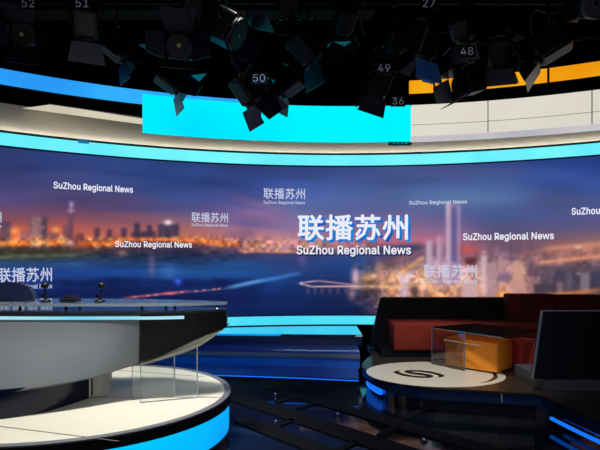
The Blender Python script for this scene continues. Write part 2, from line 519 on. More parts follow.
    blob(168, 222.5, 4, 2.6, (255, 225, 235), .95)
    rect(162, 164, 226, 238, (94, 76, 96), .6, .4)
    rect(170, 172, 226, 238, (94, 76, 96), .6, .4)
    # left lights along the shore
    line(0, 244, 60, 243, 2.6, (245, 120, 40), .9)
    line(80, 244, 122, 243, 2.6, (250, 110, 36), .85)
    line(118, 239, 190, 240, 2.0, (246, 120, 50), .8)
    line(180, 240, 260, 246, 2.6, (248, 120, 60), .8)
    for x, y, r in [(15, 231, 4), (56, 230, 3.5), (14, 241, 4), (4, 244, 3), (38, 241, 5), (62, 241, 4), (90, 239, 2.5), (101, 239, 2.5), (111, 239, 2.5), (120, 240, 2.5), (97, 245, 3), (108, 245, 3),
                    (163, 239, 2), (176, 239, 3), (186, 240, 2.5), (203, 240, 2.5), (216, 241, 2.5), (229, 243, 2.5), (236, 240, 2), (196, 238, 2), (143, 240, 2), (222, 246, 2.5), (246, 246, 3)]:
        blob(x, y, r * 1.2, r * .9, (255, 168, 80), .8)
    for x, y in [(38, 243), (70, 243), (62, 238), (33, 244), (46, 244)]:
        blob(x, y, 3, 3, (255, 205, 180), .6)
    for x in range(190, 260, 6):
        rect(x, x + 3, 233 + rng.uniform(-2, 3), 240, (206, 130, 110), .5, .8)
    rect(226, 256, 231, 240, (120, 92, 130), .5, 2)
    rect(100, 260, 249, 259, (38, 40, 68), .55, 2.5)
    blob(122, 253, 5, 3, (180, 130, 130), .6)
    blob(206, 252, 5, 2, (150, 110, 110), .5)
    rect(-40, 70, 247, 254, (40, 46, 40), .75, 1.5)
    line(-30, 258, 75, 255, 2.2, (92, 100, 72), .7)
    rect(68, 95, 252, 256, (74, 76, 84), .6, 1)
    # water left
    blob(152, 266, 3.5, 12, (122, 100, 142), .6)
    blob(169, 272, 8, 10, (62, 112, 184), .6)
    blob(70, 264, 20, 4, (54, 92, 160), .5)
    rect(54, 260, 282, 312, (18, 32, 82), .7, 2.5)
    for i in range(60):
        x = rng.uniform(50, 262)
        blob(x, 284 - rng.uniform(0, 3), rng.uniform(3, 9), 3, (18, 32, 82), .5)
    blob(178, 281.5, 2.6, 2.4, (70, 120, 255), 1)
    blob(178, 281.5, 6, 5, (40, 70, 190), .5)
    line(125, 298, 190, 291, 1.2, (196, 90, 116), .8)
    line(190, 292, 222, 289, .8, (140, 110, 140), .7)
    blob(170, 293.5, 6, 1.3, (230, 110, 120), .9)
    for x in (135, 148, 156, 182, 196, 204, 214, 219):
        blob(x, 298 - (x - 125) * .1, 1.6, .9, (230, 150, 150), .8)
    line(232, 287, 300, 273, 2.2, (66, 130, 206), .75)
    line(226, 288, 262, 280, 1.6, (110, 170, 230), .55)
    blob(300, 268, 30, 7, (60, 66, 120), .4)
    # middle shore
    for x in np.arange(240, 372, 5.0):
        h = rng.uniform(235, 244)
        rect(x, x + 3.5, h, 252, (rng.randint(180, 226), rng.randint(130, 160), rng.randint(120, 148)), .45, .9)
    for i in range(40):
        blob(rng.uniform(240, 310), rng.uniform(241, 252), 2.2, 1.6, (250, rng.randint(150, 205), rng.randint(110, 170)), .6)
    line(240, 251.5, 312, 252, 1.4, (238, 148, 110), .6)
    rect(240, 254, 230, 238, (110, 80, 110), .6, 2)
    rect(241, 245, 238, 248, (60, 56, 76), .6, 1)
    rect(250, 256, 240, 246, (80, 66, 86), .5, 1)
    rect(252, 310, 253, 262, (70, 64, 116), .3, 3)
    blob(302, 259, 4, 7, (120, 94, 150), .5)
    # pink hills behind the title, dark shoreline right of it
    line(380, 243, 460, 239, 4, (196, 108, 130), .7)
    line(370, 252, 420, 247, 3.5, (52, 58, 104), .75)
    rect(380, 425, 247, 262, (80, 66, 96), .4, 3)
    # pier and waterside
    line(303, 282.6, 318, 280.8, .9, (226, 170, 172), .8)
    line(318, 280.8, 352, 284.6, .9, (206, 150, 156), .75)
    line(302, 284, 312, 286.6, .9, (244, 190, 176), .9)
    line(312, 286.6, 358, 286.2, 1.0, (240, 180, 170), .9)
    blob(301.5, 283.4, 1.6, 1.6, (250, 200, 190), .8)
    for x in (308, 315, 322, 330, 338, 346):
        blob(x, 290.5, 1.5, 3, (170, 110, 120), .45)
    line(392, 262, 428, 250, 3, (150, 100, 104), .6)
    for i in range(46):
        x, y = rng.uniform(354, 480), rng.uniform(264, 312)
        if y > 286 - (x - 352) * .2:
            blob(x, y, rng.uniform(1, 3.0), rng.uniform(1, 2.6), rng.choice([(250, 186, 120), (255, 205, 150), (236, 140, 80), (110, 74, 76), (210, 170, 190), (80, 60, 76)]), .6)
    grain(352, 430, 264, 330, 5, 4, .30, 3)
    grain(352, 430, 264, 330, 2.5, 2.5, .22, 4)
    blob(368, 279, 9, 6.5, (226, 160, 104), .8)
    blob(370, 282.5, 6, 2.5, (80, 58, 44), .75)
    blob(362, 281, 3, 2, (120, 84, 50), .7)
    blob(374, 276, 3, 2, (255, 214, 160), .7)
    rect(377, 384, 264, 284, (214, 146, 116), .6, 1.2)
    rect(386, 397, 261, 269, (104, 76, 84), .7, 1.5)
    line(380, 286, 424, 257, 2.2, (240, 164, 96), .6)
    line(352, 287, 420, 287, 2.0, (255, 196, 140), .6)
    rect(361, 381, 288.5, 297, (50, 38, 46), .85, 1.5)
    blob(355.5, 277, 4, 9, (232, 184, 196), .85)
    blob(352, 293, 4, 7, (206, 150, 150), .6)
    line(398, 273, 406, 283, 2.8, (226, 206, 226), .9)
    line(412, 272, 405, 283, 2.8, (226, 206, 226), .9)
    blob(404, 292, 4.5, 9, (206, 184, 210), .8)
    rect(411, 418, 286, 300, (52, 40, 48), .85, 1.2)
    line(423, 270, 433, 294, 2.6, (255, 190, 104), .9)
    line(431, 292, 448, 297, 2.6, (255, 180, 100), .9)
    blob(392, 292, 4, 3, (250, 150, 80), .7)
    # towers on the right
    rect(495, 545, 241, 251, (98, 80, 108), .6, 3)
    for i in range(46):
        x, y = rng.uniform(455, 612), rng.uniform(252, 298)
        blob(x, y, rng.uniform(1, 3.2), rng.uniform(1, 2.4), rng.choice([(236, 170, 140), (250, 180, 120), (206, 160, 176), (92, 74, 90), (80, 66, 88), (226, 140, 96)]), .5)
    grain(420, 640, 250, 330, 7, 10, .22, 1)
    grain(420, 640, 250, 330, 3.5, 4, .20, 2)
    rect(427, 433, 240, 280, (180, 148, 180), .8, .8)
    rect(437, 443, 236, 282, (176, 146, 180), .7, .8)
    rect(446, 460, 203, 282, (150, 128, 172), .7, .8)
    rect(451, 457, 207, 262, (92, 88, 142), .8, .7)
    rect(446, 450.5, 203, 284, (206, 176, 196), .75, .6)
    rect(458, 460, 206, 270, (176, 150, 184), .6, .5)
    rect(426, 431, 241, 276, (206, 176, 192), .7, .6)
    rect(437, 440, 237, 276, (200, 170, 190), .6, .6)
    blob(434, 288, 14, 7, (190, 140, 150), .4)
    for x0, x1, y0, y1, col in [(481, 487, 255, 296, (220, 186, 196)), (487, 497, 262, 298, (176, 140, 150)), (498, 510, 272, 282, (120, 100, 130)), (513, 524, 262, 290, (214, 160, 140)),
                                (510, 526, 280, 300, (196, 144, 136)), (462, 478, 282, 300, (206, 170, 180)), (527, 534, 276, 300, (160, 116, 116)), (466, 476, 258, 266, (96, 52, 66)),
                                (540, 552, 272, 284, (88, 74, 92)), (553, 576, 268, 292, (66, 60, 82)), (580, 590, 272, 292, (130, 116, 130)), (590, 606, 272, 292, (64, 60, 82)), (538, 604, 266, 271, (92, 76, 90)), (566, 572, 272, 290, (96, 88, 104)), (528, 540, 262, 276, (96, 74, 92)), (534, 556, 284, 296, (62, 54, 74)),
                                (557, 563, 282, 300, (140, 106, 110)), (498, 504, 258, 274, (180, 136, 140)), (474, 480, 244, 254, (150, 90, 110))]:
        rect(x0, x1, y0, y1, col, .85, .8)
    blob(468, 250, 8, 5, (206, 84, 80), .85)
    blob(469, 261, 8, 3.5, (92, 38, 50), .8)
    blob(474, 268, 6, 2.5, (236, 190, 190), .5)
    line(536, 263, 612, 255, 2.4, (226, 146, 118), .8)
    line(545, 258, 612, 249, 1.2, (150, 104, 108), .6)
    line(520, 254, 570, 247, 3.0, (170, 110, 110), .5)
    line(545, 249, 610, 243, 2.5, (214, 140, 116), .6)
    rect(500, 540, 244, 256, (110, 84, 112), .4, 3)
    grain(236, 380, 238, 252, 4, 4, .30, 5, 1.5)
    grain(-20, 240, 236, 250, 3, 3, .28, 6, 1.5)
    grain(-40, 240, 250, 262, 8, 2.5, .20, 7, 1.5)
    grain(-40, 660, 150, 235, 60, 12, .09, 8, 6)
    grain(-40, 360, 258, 320, 40, 3, .08, 9, 3)
    blob(578, 247, 4, 2, (240, 190, 170), .7)
    blob(503, 296, 5, 5, (255, 180, 80), .8)
    line(525, 298, 600, 290, 2.5, (240, 140, 60), .55)
    return c


NX, NZ = 760, 180
ths = np.linspace(TL + 0.02, TR - 0.02, NX)
zs = np.linspace(0.685, 3.155, NZ)
TT, ZZ = np.meshgrid(ths, zs)
XW, YW = WX + WR * np.sin(TT), WY + WR * np.cos(TT)
col = srgb2lin(picture((300 + 450 * XW / YW).ravel(), (260 - 450 * (ZZ - EYE) / YW).ravel()))
me = bpy.data.meshes.new('picture')
vid = np.arange(NX * NZ).reshape(NZ, NX)
faces = np.stack([vid[:-1, :-1], vid[:-1, 1:], vid[1:, 1:], vid[1:, :-1]], -1).reshape(-1, 4)
me.from_pydata(np.stack([XW.ravel() - WX, YW.ravel() - WY - WR, ZZ.ravel() - 0.68], 1).tolist(), [], faces.tolist())
ca = me.color_attributes.new('shown', 'FLOAT_COLOR', 'POINT')
ca.data.foreach_set('color', np.concatenate([col, np.ones((len(col), 1))], 1).astype(np.float32).ravel())
m = bpy.data.materials.new('led_picture')
m.use_nodes = True
nt = m.node_tree
nt.nodes.clear()
out = nt.nodes.new('ShaderNodeOutputMaterial')
em = nt.nodes.new('ShaderNodeEmission')
at = nt.nodes.new('ShaderNodeAttribute')
at.attribute_name = 'shown'
nt.links.new(at.outputs['Color'], em.inputs[0])
nt.links.new(em.outputs[0], out.inputs[0])
me.materials.append(m)
pic = bpy.data.objects.new('picture', me)
C.objects.link(pic)
pic.parent = wall


# lettering outlines: advance, then closed contours as x, y, x, y ... in thousandths of an em
GLYPHS = {
    ' ': (188, []),
    'S': (447, [[224,-9,172,-4,128,9,91,31,64,60,46,96,38,137,104,137,110,110,123,88,142,71,166,59,194,52,224,49,257,52,286,60,311,74,329,92,341,114,346,139,342,161,332,179,316,193,296,205,272,214,245,222,184,239,128,260,86,289,60,326,52,372,58,413,75,448,102,476,138,498,180,511,227,516,275,511,316,498,351,476,377,449,394,415,401,378,337,378,326,412,302,437,267,453,225,459,194,456,167,448,145,435,129,418,118,398,115,376,119,352,131,334,148,319,169,308,191,300,212,293,264,279,287,272,312,264,336,252,359,238,379,220,395,198,405,171,408,139,403,99,386,64,360,34,323,11,278,-4]]),
    'u': (410, [[182,-5,146,-1,115,11,89,31,69,59,57,95,53,139,53,379,114,379,114,144,119,105,137,75,164,56,200,50,226,53,249,62,268,77,283,97,293,122,296,153,296,379,357,379,357,0,298,0,298,92,307,92,286,47,257,17,222,0]]),
    'Z': (438, [[42,0,42,46,273,385,289,408,306,431,323,453,341,476,348,454,317,453,285,452,254,452,223,452,40,452,40,509,397,509,397,462,169,129,152,105,134,81,116,57,97,33,90,54,121,56,152,57,183,57,214,57,399,57,399,0]]),
    'h': (410, [[114,227,114,0,53,0,53,509,114,509,114,287,102,287,124,332,152,362,187,379,227,384,264,380,295,369,321,349,341,321,353,285,357,240,357,0,296,0,296,235,290,275,273,304,246,323,210,329,184,326,161,317,141,303,126,283,117,257]]),
    'o': (415, [[207,-8,159,-2,117,16,82,46,56,85,40,133,34,187,40,243,56,291,82,330,117,360,159,378,207,384,256,378,299,360,333,330,359,291,376,243,381,187,376,133,359,85,333,46,299,16,256,-2],[207,46,242,51,270,66,292,89,307,117,316,151,319,187,316,224,307,258,292,287,270,310,242,325,207,330,173,325,145,310,124,287,108,258,99,224,96,187,99,151,108,117,124,89,145,66,173,51]]),
    'R': (449, [[60,0,60,509,236,509,290,504,333,489,367,465,390,433,405,395,409,352,405,309,390,271,367,240,333,217,289,203,236,198,96,198,96,255,234,255,269,258,298,267,319,281,334,300,342,324,345,352,342,380,334,405,319,425,298,440,269,449,233,452,125,452,125,0],[353,0,230,229,303,229,428,0]]),
    'e': (404, [[212,-8,161,-2,117,16,82,46,56,85,40,132,34,187,39,242,55,290,81,329,115,359,157,378,205,384,236,382,266,374,294,361,319,341,341,315,357,282,368,242,371,194,371,169,75,169,75,221,338,221,310,202,307,237,298,269,283,294,263,314,237,326,205,330,173,326,146,313,125,294,109,270,99,241,96,211,96,178,100,139,110,106,128,80,151,61,179,50,212,46,234,48,254,53,271,61,285,73,297,88,306,105,365,91,353,63,335,39,311,19,283,4,249,-5]]),
    'g': (425, [[207,-151,168,-148,134,-140,105,-127,82,-110,64,-91,51,-69,101,-41,110,-53,122,-66,136,-78,154,-88,178,-95,207,-97,249,-92,282,-75,304,-47,311,-6,311,68,306,68,298,56,287,41,272,28,252,16,227,8,195,5,152,10,113,27,80,53,55,90,39,136,34,191,39,246,55,293,80,332,112,361,152,378,196,384,228,382,253,373,273,360,288,346,299,331,308,319,313,319,313,379,372,379,372,-9,367,-54,350,-90,324,-117,291,-136,251,-147],[205,59,237,63,264,75,285,95,300,121,309,154,312,193,309,231,300,264,285,291,264,312,237,325,205,330,172,325,145,312,124,290,109,262,99,229,96,193,99,155,109,123,124,96,145,76,172,63]]),
    'i': (167, [[53,0,53,379,114,379,114,0],[84,443,67,446,54,455,44,468,41,483,44,499,54,512,67,521,84,524,100,521,114,512,123,499,126,483,123,468,114,455,100,446]]),
    'n': (410, [[114,227,114,0,53,0,53,379,112,379,112,287,102,287,124,332,152,362,187,379,227,384,264,380,295,369,321,349,341,321,353,285,357,240,357,0,296,0,296,235,290,275,273,304,246,323,210,329,184,326,161,317,141,303,126,283,117,257]]),
    'a': (389, [[160,-9,126,-5,94,5,68,22,48,45,35,73,30,108,34,138,43,161,58,179,78,193,100,203,125,211,152,216,178,220,209,224,234,227,252,230,265,235,273,243,276,255,273,279,267,297,256,311,240,322,220,329,196,331,171,329,149,322,132,313,118,301,107,288,100,274,41,291,57,322,79,346,104,364,133,375,163,382,194,384,215,383,239,379,263,372,286,360,306,343,322,320,333,290,337,251,337,0,277,0,277,52,272,52,264,38,252,25,236,12,215,1,190,-6],[170,45,202,49,228,59,248,74,263,93,272,115,276,138,276,190,270,186,259,182,246,179,231,176,216,173,200,171,186,169,175,168,154,164,134,159,117,150,103,139,95,124,92,105,94,87,102,72,114,61,130,52,149,47]]),
    'l': (189, [[139,-2,101,3,74,20,58,47,53,84,53,509,114,509,114,99,115,77,120,62,130,54,146,52,154,52,160,53,165,53,170,54,181,3,172,1,162,-1,151,-2]]),
    'N': (523, [[60,0,60,509,136,509,343,183,352,169,363,151,375,130,388,107,401,82,414,55,405,54,402,81,401,108,400,134,399,157,399,178,399,195,399,509,463,509,463,0,387,0,202,290,190,310,177,331,164,354,148,381,130,413,108,452,119,454,121,417,122,384,123,354,124,328,125,307,125,291,125,0]]),
    'w': (567, [[12,379,65,379,154,88,256,379,311,379,413,88,502,379,555,379,440,0,386,0,283,292,181,0,127,0]]),
    's': (365, [[182,-8,145,-5,112,3,84,18,62,38,45,63,36,94,94,107,105,79,124,60,150,49,181,45,217,50,244,62,262,81,268,103,265,121,254,136,237,147,212,155,149,170,104,186,72,208,53,237,47,274,51,305,65,332,87,354,115,370,149,381,187,384,223,381,254,372,279,358,299,339,314,316,324,290,268,277,258,298,243,316,219,328,187,333,156,329,131,317,114,299,109,277,112,258,124,243,144,232,172,223,229,209,275,194,306,171,325,142,331,107,326,75,312,47,290,24,260,6,223,-5]]),
    '0': (453, [[227,-7,174,1,130,24,95,62,69,113,53,178,48,254,53,330,69,395,95,447,130,484,174,508,227,516,279,508,323,484,358,447,384,395,400,330,405,254,400,178,384,113,359,62,323,24,279,1],[227,50,261,56,290,74,313,103,330,144,340,194,344,254,340,314,330,365,313,405,290,435,261,453,227,460,192,453,163,435,140,405,123,365,113,314,109,254,113,194,123,144,140,103,163,74,192,56]]),
    '1': (453, [[76,0,76,55,391,55,391,0],[276,509,276,0,212,0,212,448,86,358,86,427,198,509]]),
    '2': (453, [[64,0,64,47,234,229,261,257,282,282,299,305,311,327,318,348,320,371,317,397,308,419,293,436,273,449,250,457,224,460,196,457,172,447,153,433,139,413,130,390,127,362,66,362,71,405,86,442,111,473,143,496,182,511,225,516,268,511,306,497,337,474,361,445,376,411,381,372,378,345,371,318,357,290,336,259,306,223,267,180,153,60,389,57,389,0]]),
    '3': (453, [[218,-7,173,-3,133,10,98,30,70,57,52,91,44,132,109,132,115,107,126,87,144,71,165,59,191,52,219,50,248,53,275,61,297,74,315,93,325,116,329,145,326,172,316,196,299,217,275,234,242,244,201,248,157,248,157,299,288,448,288,452,70,452,70,509,372,509,372,461,211,278,211,289,264,288,308,276,344,253,371,222,387,186,393,145,387,103,370,66,344,36,309,12,266,-2]]),
    '4': (453, [[40,105,40,158,247,509,311,509,109,166,413,163,413,105],[282,0,282,121,282,146,282,318,343,318,343,0]]),
    '5': (453, [[221,-7,178,-2,140,11,108,32,83,60,66,93,60,130,122,130,127,108,138,89,154,73,173,60,196,52,221,50,250,53,276,64,298,82,314,104,324,131,328,162,324,193,314,221,297,244,275,262,248,273,218,277,192,275,167,268,145,258,128,246,67,253,96,509,366,509,366,452,151,452,134,301,155,315,178,325,203,331,229,334,263,330,294,321,321,306,345,285,364,260,379,231,388,199,391,163,385,117,369,76,343,41,309,15,268,-1]]),
    '6': (453, [[226,-7,182,-1,142,15,109,40,84,74,69,115,64,162,68,199,80,239,102,285,137,340,252,509,322,509,151,261,145,261,154,275,165,288,179,299,196,307,214,312,235,314,278,309,316,295,346,271,370,240,384,201,389,157,384,112,368,73,343,39,310,14,271,-2],[226,48,254,52,279,63,299,79,314,101,324,128,327,157,324,187,314,213,299,235,279,251,254,262,226,265,198,262,174,252,153,235,138,214,128,188,125,158,128,128,138,102,153,79,174,63,198,52]]),
    '7': (453, [[97,0,323,448,323,452,62,452,62,509,391,509,391,449,165,0]]),
    '8': (453, [[226,-7,178,-2,136,11,101,33,74,62,57,96,52,135,55,166,65,195,81,220,101,241,125,256,153,265,119,282,93,308,76,342,70,380,75,417,90,450,114,477,146,498,184,511,226,516,269,511,306,498,337,477,361,450,377,417,382,380,376,342,359,308,333,282,300,267,327,256,351,241,372,220,387,195,397,166,401,135,395,96,378,62,352,33,317,11,275,-2],[226,49,258,52,285,60,307,74,323,91,333,113,337,139,333,165,322,189,305,208,283,223,256,232,226,235,196,232,169,223,147,208,130,189,119,165,115,139,119,113,129,91,145,74,167,60,195,52],[226,290,252,292,274,300,293,313,307,330,316,351,319,376,316,399,308,420,294,437,275,449,252,457,226,460,200,457,177,449,159,437,145,420,136,399,133,376,136,351,145,330,159,313,178,300,201,292]]),
    '9': (453, [[226,516,271,510,310,494,343,468,368,434,384,393,389,347,385,309,373,270,350,224,315,168,200,0,130,0,301,248,307,248,299,234,287,221,273,210,257,202,238,196,218,195,175,199,137,214,106,237,83,269,68,307,64,352,69,397,85,436,110,469,143,494,182,510],[226,460,199,457,174,446,154,429,138,407,129,381,125,352,129,322,138,295,154,274,174,257,199,247,226,243,254,247,279,257,299,273,314,295,324,321,327,350,324,381,314,407,299,429,279,446,254,457]]),
    '联': (1000, [[485,794,543,715,584,638,648,672,606,747,546,824],[810,824,761,726,703,632,453,632,453,563,636,563,636,442,635,381,428,381,428,311,627,311,564,134,392,-36,423,-61,449,-88,598,51,677,199,776,34,916,-79,939,-47,966,-17,806,112,707,311,956,311,956,381,710,381,711,441,711,563,918,563,918,632,781,632,835,714,887,801],[38,135,53,63,313,108,313,-80,379,-80,379,120,462,134,458,199,379,187,379,729,423,729,423,797,47,797,47,729,101,729,101,144],[169,729,313,729,313,587,169,587],[169,524,313,524,313,381,169,381],[169,317,313,317,313,176,169,154]]),
    '播': (1000, [[809,734,776,656,735,579,677,579,677,743,799,759,905,778,862,834,632,798,359,777,370,749,377,721,491,727,608,736,608,579,348,579,348,516,547,516,436,409,302,333,328,306,350,277,378,290,405,306,405,-79,472,-79,472,-35,825,-35,825,-73,895,-73,895,306,928,288,951,318,976,344,850,417,742,516,947,516,947,579,802,579,839,645,875,714],[424,697,455,636,480,579,543,602,517,656,484,716],[608,493,608,329,677,329,677,500,776,393,893,307,406,307,516,390],[608,250,608,165,472,165,472,250],[673,250,825,250,825,165,673,165],[608,109,608,22,472,22,472,109],[673,109,825,109,825,22,673,22],[167,839,167,638,42,638,42,568,167,568,167,362,28,314,44,241,167,287,167,7,163,-7,150,-11,115,-12,56,-10,69,-46,77,-80,155,-78,203,-66,229,-41,237,7,237,313,343,354,330,422,237,388,237,568,345,568,345,638,237,638,237,839]]),
    '苏': (1000, [[213,324,153,214,72,116,134,77,213,181,274,294],[780,303,842,187,886,79,952,107,906,212,843,326],[132,475,132,403,409,403,323,151,76,-21,101,-50,120,-81,389,116,484,403,696,403,678,113,650,5,635,-5,613,-7,564,-7,489,-3,503,-36,511,-70,585,-73,643,-72,685,-62,718,-37,754,93,776,438,777,461,777,475,492,475,499,579,423,579,417,475],[637,840,637,744,362,744,362,840,287,840,287,744,62,744,62,674,287,674,287,564,362,564,362,674,637,674,637,564,712,564,712,674,941,674,941,744,712,744,712,840]]),
    '州': (1000, [[236,823,236,513,207,233,56,-21,85,-48,110,-78,278,202,311,513,311,823],[522,801,522,-11,596,-11,596,801],[820,826,820,-68,895,-68,895,826],[124,593,88,454,29,329,94,301,151,431,188,575],[335,554,383,421,411,300,477,328,447,446,397,577],[618,558,683,428,727,308,790,341,745,459,676,586]]),
}


def text_geom(body, bold, n=8):
    """filled lettering; bold widens the strokes by stacking shifted copies. Returns vertices (em units) and faces"""
    c = bpy.data.curves.new('lettering', 'CURVE')
    c.dimensions = '2D'
    c.fill_mode = 'BOTH'
    x = 0.0
    for ch in body:
        adv, cont = GLYPHS[ch]
        for q in cont:
            sp = c.splines.new('POLY')
            sp.points.add(len(q) // 2 - 1)
            for i in range(len(q) // 2):
                sp.points[i].co = (x + q[2 * i] / 1000, q[2 * i + 1] / 1000, 0, 1)
            sp.use_cyclic_u = True
        x += adv / 1000 + (0.012 if adv < 1000 else 0.02)
    o = bpy.data.objects.new('lettering', c)
    C.objects.link(o)
    dg = bpy.context.evaluated_depsgraph_get()
    dg.update()
    me_ = bpy.data.meshes.new_from_object(o.evaluated_get(dg))
    v = np.array([p.co[:2] for p in me_.vertices])
    f = [list(p.vertices) for p in me_.polygons]
    bpy.data.objects.remove(o)
    bpy.data.curves.remove(c)
    bpy.data.meshes.remove(me_)
    if bold > 0:
        V, Fc = [], []
        for k_ in range(n):
            a_ = 2 * math.pi * k_ / n
            off = len(v) * k_
            V.append(v + bold * np.array([math.cos(a_), math.sin(a_)]))
            Fc += [[i + off for i in q] for q in f]
        v, f = np.concatenate(V), Fc
    return v, f


def screen_text(name, body, x0, x1, y0, y1, mat, bold=0.012, off=0.006, dx=0.0, dz=0.0, full=True):
    """lettering in the screen picture: x0..x1, y0..y1 its ink box in the photo"""
    R = WR - off
    v, f = text_geom(body, bold)
    t0, d0 = th_at(x0, R)
    t1, d1 = th_at(x1, R)
    xm = (x0 + x1) / 2
    zt, zb = z_at(xm, y0, R), z_at(xm, y1, R)
    ymin = v[:, 1].min() if full else 0.0          # full: whole ink box; otherwise baseline to cap height
    ymax = v[:, 1].max() if full else 0.51
    u = (v[:, 0] - v[:, 0].min()) / (v[:, 0].max() - v[:, 0].min())
    th = t0 + u * (t1 - t0) + dx / R
    z = zb + (v[:, 1] - ymin) / (ymax - ymin) * (zt - zb) + dz
    co = np.stack([WX + R * np.sin(th) - wall.location.x, WY + R * np.cos(th) - wall.location.y, z - wall.location.z], 1)
    me_ = bpy.data.meshes.new(name)
    me_.from_pydata(co.tolist(), [], f)
    me_.materials.append(mat)
    o = bpy.data.objects.new(name, me_)
    C.objects.link(o)
    o.parent = wall
    return o


CN, EN = '联播苏州', 'SuZhou Regional News'
# the large title with its blue side faces
for i in range(1, 4):
    screen_text('title_side', CN, 298, 408.5, 215, 241, M['text_blue'], 0.022, 0.008 - i * 0.001, 0.012 * i, -0.010 * i)
screen_text('title_characters', CN, 297.5, 408, 214.5, 240.5, M['text_white'], 0.020, 0.010)
screen_text('caption_shadow', EN, 297.5, 412, 246.8, 254.8, M['text_shadow'], 0.022, 0.005, 0.0, -0.012, False)
screen_text('title_caption', EN, 296.5, 411, 246, 254, M['text_white'], 0.020, 0.008, full=False)
for x0, x1, y0, y1, mt in [(53.5, 133, 184, 190.5, 'text_white'), (115, 192, 241.2, 247.2, 'text_white'), (409, 467, 200, 204, 'text_dim'), (463, 554, 232.5, 239.5, 'text_white'), (571.5, 664, 206, 213, 'text_white')]:
    screen_text('caption_text', EN, x0, x1, y0 + .4, y1, M[mt], 0.019, full=False)
for x0, x1, y0, y1, c0, c1, b, mt in [(-3, 52, 267.5, 282, 284.3, 288.8, .014, 'text_dim'), (191.5, 228, 212.5, 222.5, 223.7, 226.3, .01, 'text_dim'), (263.5, 305, 188.3, 199.3, 201, 204, .01, 'text_dim'),
                                      (423.5, 477, 264.5, 278, 279.3, 283, .012, 'text_dim'), (-36, 1.5, 211, 222, 224, 227, .02, 'text_dim')]:
    screen_text('title_characters', CN, x0, x1, y0, y1, M[mt], b)
    screen_text('caption_text', EN, x0, x1, c0, c1, M['text_dim'], .012, full=False)

# ---------------------------------------------------------------- light strips and light boxes
def led(name, label, R0, R1, z0, z1, t0, t1, mat, n=72, back=True):
    t = thing(name, label, 'light strip', (*arc(R1, (t0 + t1) / 2), z0))
    bm = bmesh.new()
    arc_band(bm, R0, R1 - 0.03, z0 + 0.012, z1 - 0.012, t0 + .001, t1 - .001, n)
    obj('diffuser', bm, mat, t)
    bm = bmesh.new()
    arc_band(bm, R1 - 0.03, R1, z0, z1, t0, t1, n)
    arc_band(bm, R0 + 0.01, R1, z1 - 0.012, z1, t0, t1, n)
    arc_band(bm, R0 + 0.01, R1, z0, z0 + 0.012, t0, t1, n)
    obj('housing', bm, M['black_satin'], t)
    return t


led('led_strip', 'wide cyan light strip along the top edge of the video wall', 9.20, 9.30, 3.158, 3.352, TL, TR, M['cyan'], 90)
led('led_strip', 'cyan light strip along the bottom edge of the video wall', 9.20, 9.34, 0.52, 0.685, -0.5, 0.45, glow('cyan_led_low', lin(72, 220, 250), 1.0, col2=lin(90, 232, 252), scale=1.2), 60)
led('led_strip', 'high blue light strip at upper left above the cove', 9.24, 9.34, 4.00, 4.24, TL, th_at(250, 9.24)[0], M['blue_led'])
led('led_strip', 'orange light strip high on the black wall at upper right', 9.24, 9.34, 4.34, 4.58, th_at(409, 9.24)[0], TR, M['orange_led'])
# small blue connector between cove and cyan strip
bm = bmesh.new()
ta, tb = th_at(78, 9.16)[0], th_at(89, 9.16)[0]
arc_band(bm, 9.15, 9.2, 3.31, 3.366, ta, tb, 4)
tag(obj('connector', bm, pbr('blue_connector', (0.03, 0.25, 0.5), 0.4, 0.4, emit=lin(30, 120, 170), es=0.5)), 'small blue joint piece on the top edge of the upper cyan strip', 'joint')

RB = 8.15
tb0, tb1 = th_at(142.5, RB)[0], th_at(411, RB)[0]
zb0, zb1 = z_at(300, 139.8, RB), z_at(300, 105.5, RB)
bx = thing('light_box', 'long bright cyan light box hanging in front of the cove', 'light box', (*arc(RB, (tb0 + tb1) / 2), zb0))
bm = bmesh.new()
arc_band(bm, RB, RB + 0.12, zb0, zb1, tb0, tb1, 50)
obj('glow_panel', bm, M['cyan_box'], bx)
bm = bmesh.new()
arc_band(bm, RB + 0.12, RB + 0.28, zb0 + 0.07, zb1 - 0.01, tb0 + .001, tb1, 50)
obj('housing', bm, M['black_satin'], bx)
for t in (tb0 + .06, tb1 - .08):
    bm = bmesh.new()
    p = arc(RB + 0.2, t)
    tube(bm, [(p[0], p[1], zb1 - 0.01), (p[0], p[1], 6.2)], 0.015)
    obj('hanger_rod', bm, M['steel'], bx)

fb = thing('light_box', 'long curved cream light box at upper right with seams, continuing the cyan one', 'light box', (*arc(RB, 0.35), zb0))
tr1 = 0.60
cuts = [tb1 + .0006, th_at(488, RB)[0], th_at(592, RB)[0], tr1]
zm = zb0 + 0.205
for a, b in zip(cuts, cuts[1:]):
    for (z0, z1) in ((zb0 + .055, zm - .003), (zm + .003, zb1)):
        bm = bmesh.new()
        arc_band(bm, RB, RB + 0.1, z0, z1, a + .0008, b - .0008, 24)
        obj('panel', bm, M['lit_white'], fb)
M['seam'] = pbr('light_box_seam', (0.30, 0.29, 0.27), .6, .3)
for t_ in cuts[1:3]:
    bm = bmesh.new(); arc_band(bm, RB - .004, RB + .02, zb0 + .055, zb1, t_ - .0006, t_ + .0006, 2); obj('seam', bm, M['seam'], fb)
bm = bmesh.new(); arc_band(bm, RB - .003, RB + .02, zm - .004, zm + .004, cuts[0], tr1, 40); obj('seam', bm, pbr('pale_seam', (0.85, .82, .78), .6, .3, emit=lin(150, 146, 136), es=.6), fb)
bm = bmesh.new()
arc_band(bm, RB + .015, RB + 0.12, zb0 - 0.01, zb0 + .05, cuts[0], tr1, 40)
o = obj('lower_lip', bm, M['lit_lav'], fb)
o['label'] = 'greyish lavender lower lip'
bm = bmesh.new()
arc_band(bm, RB + 0.1, RB + 0.28, zb0 + 0.08, zb1 - 0.005, cuts[0], tr1, 40)
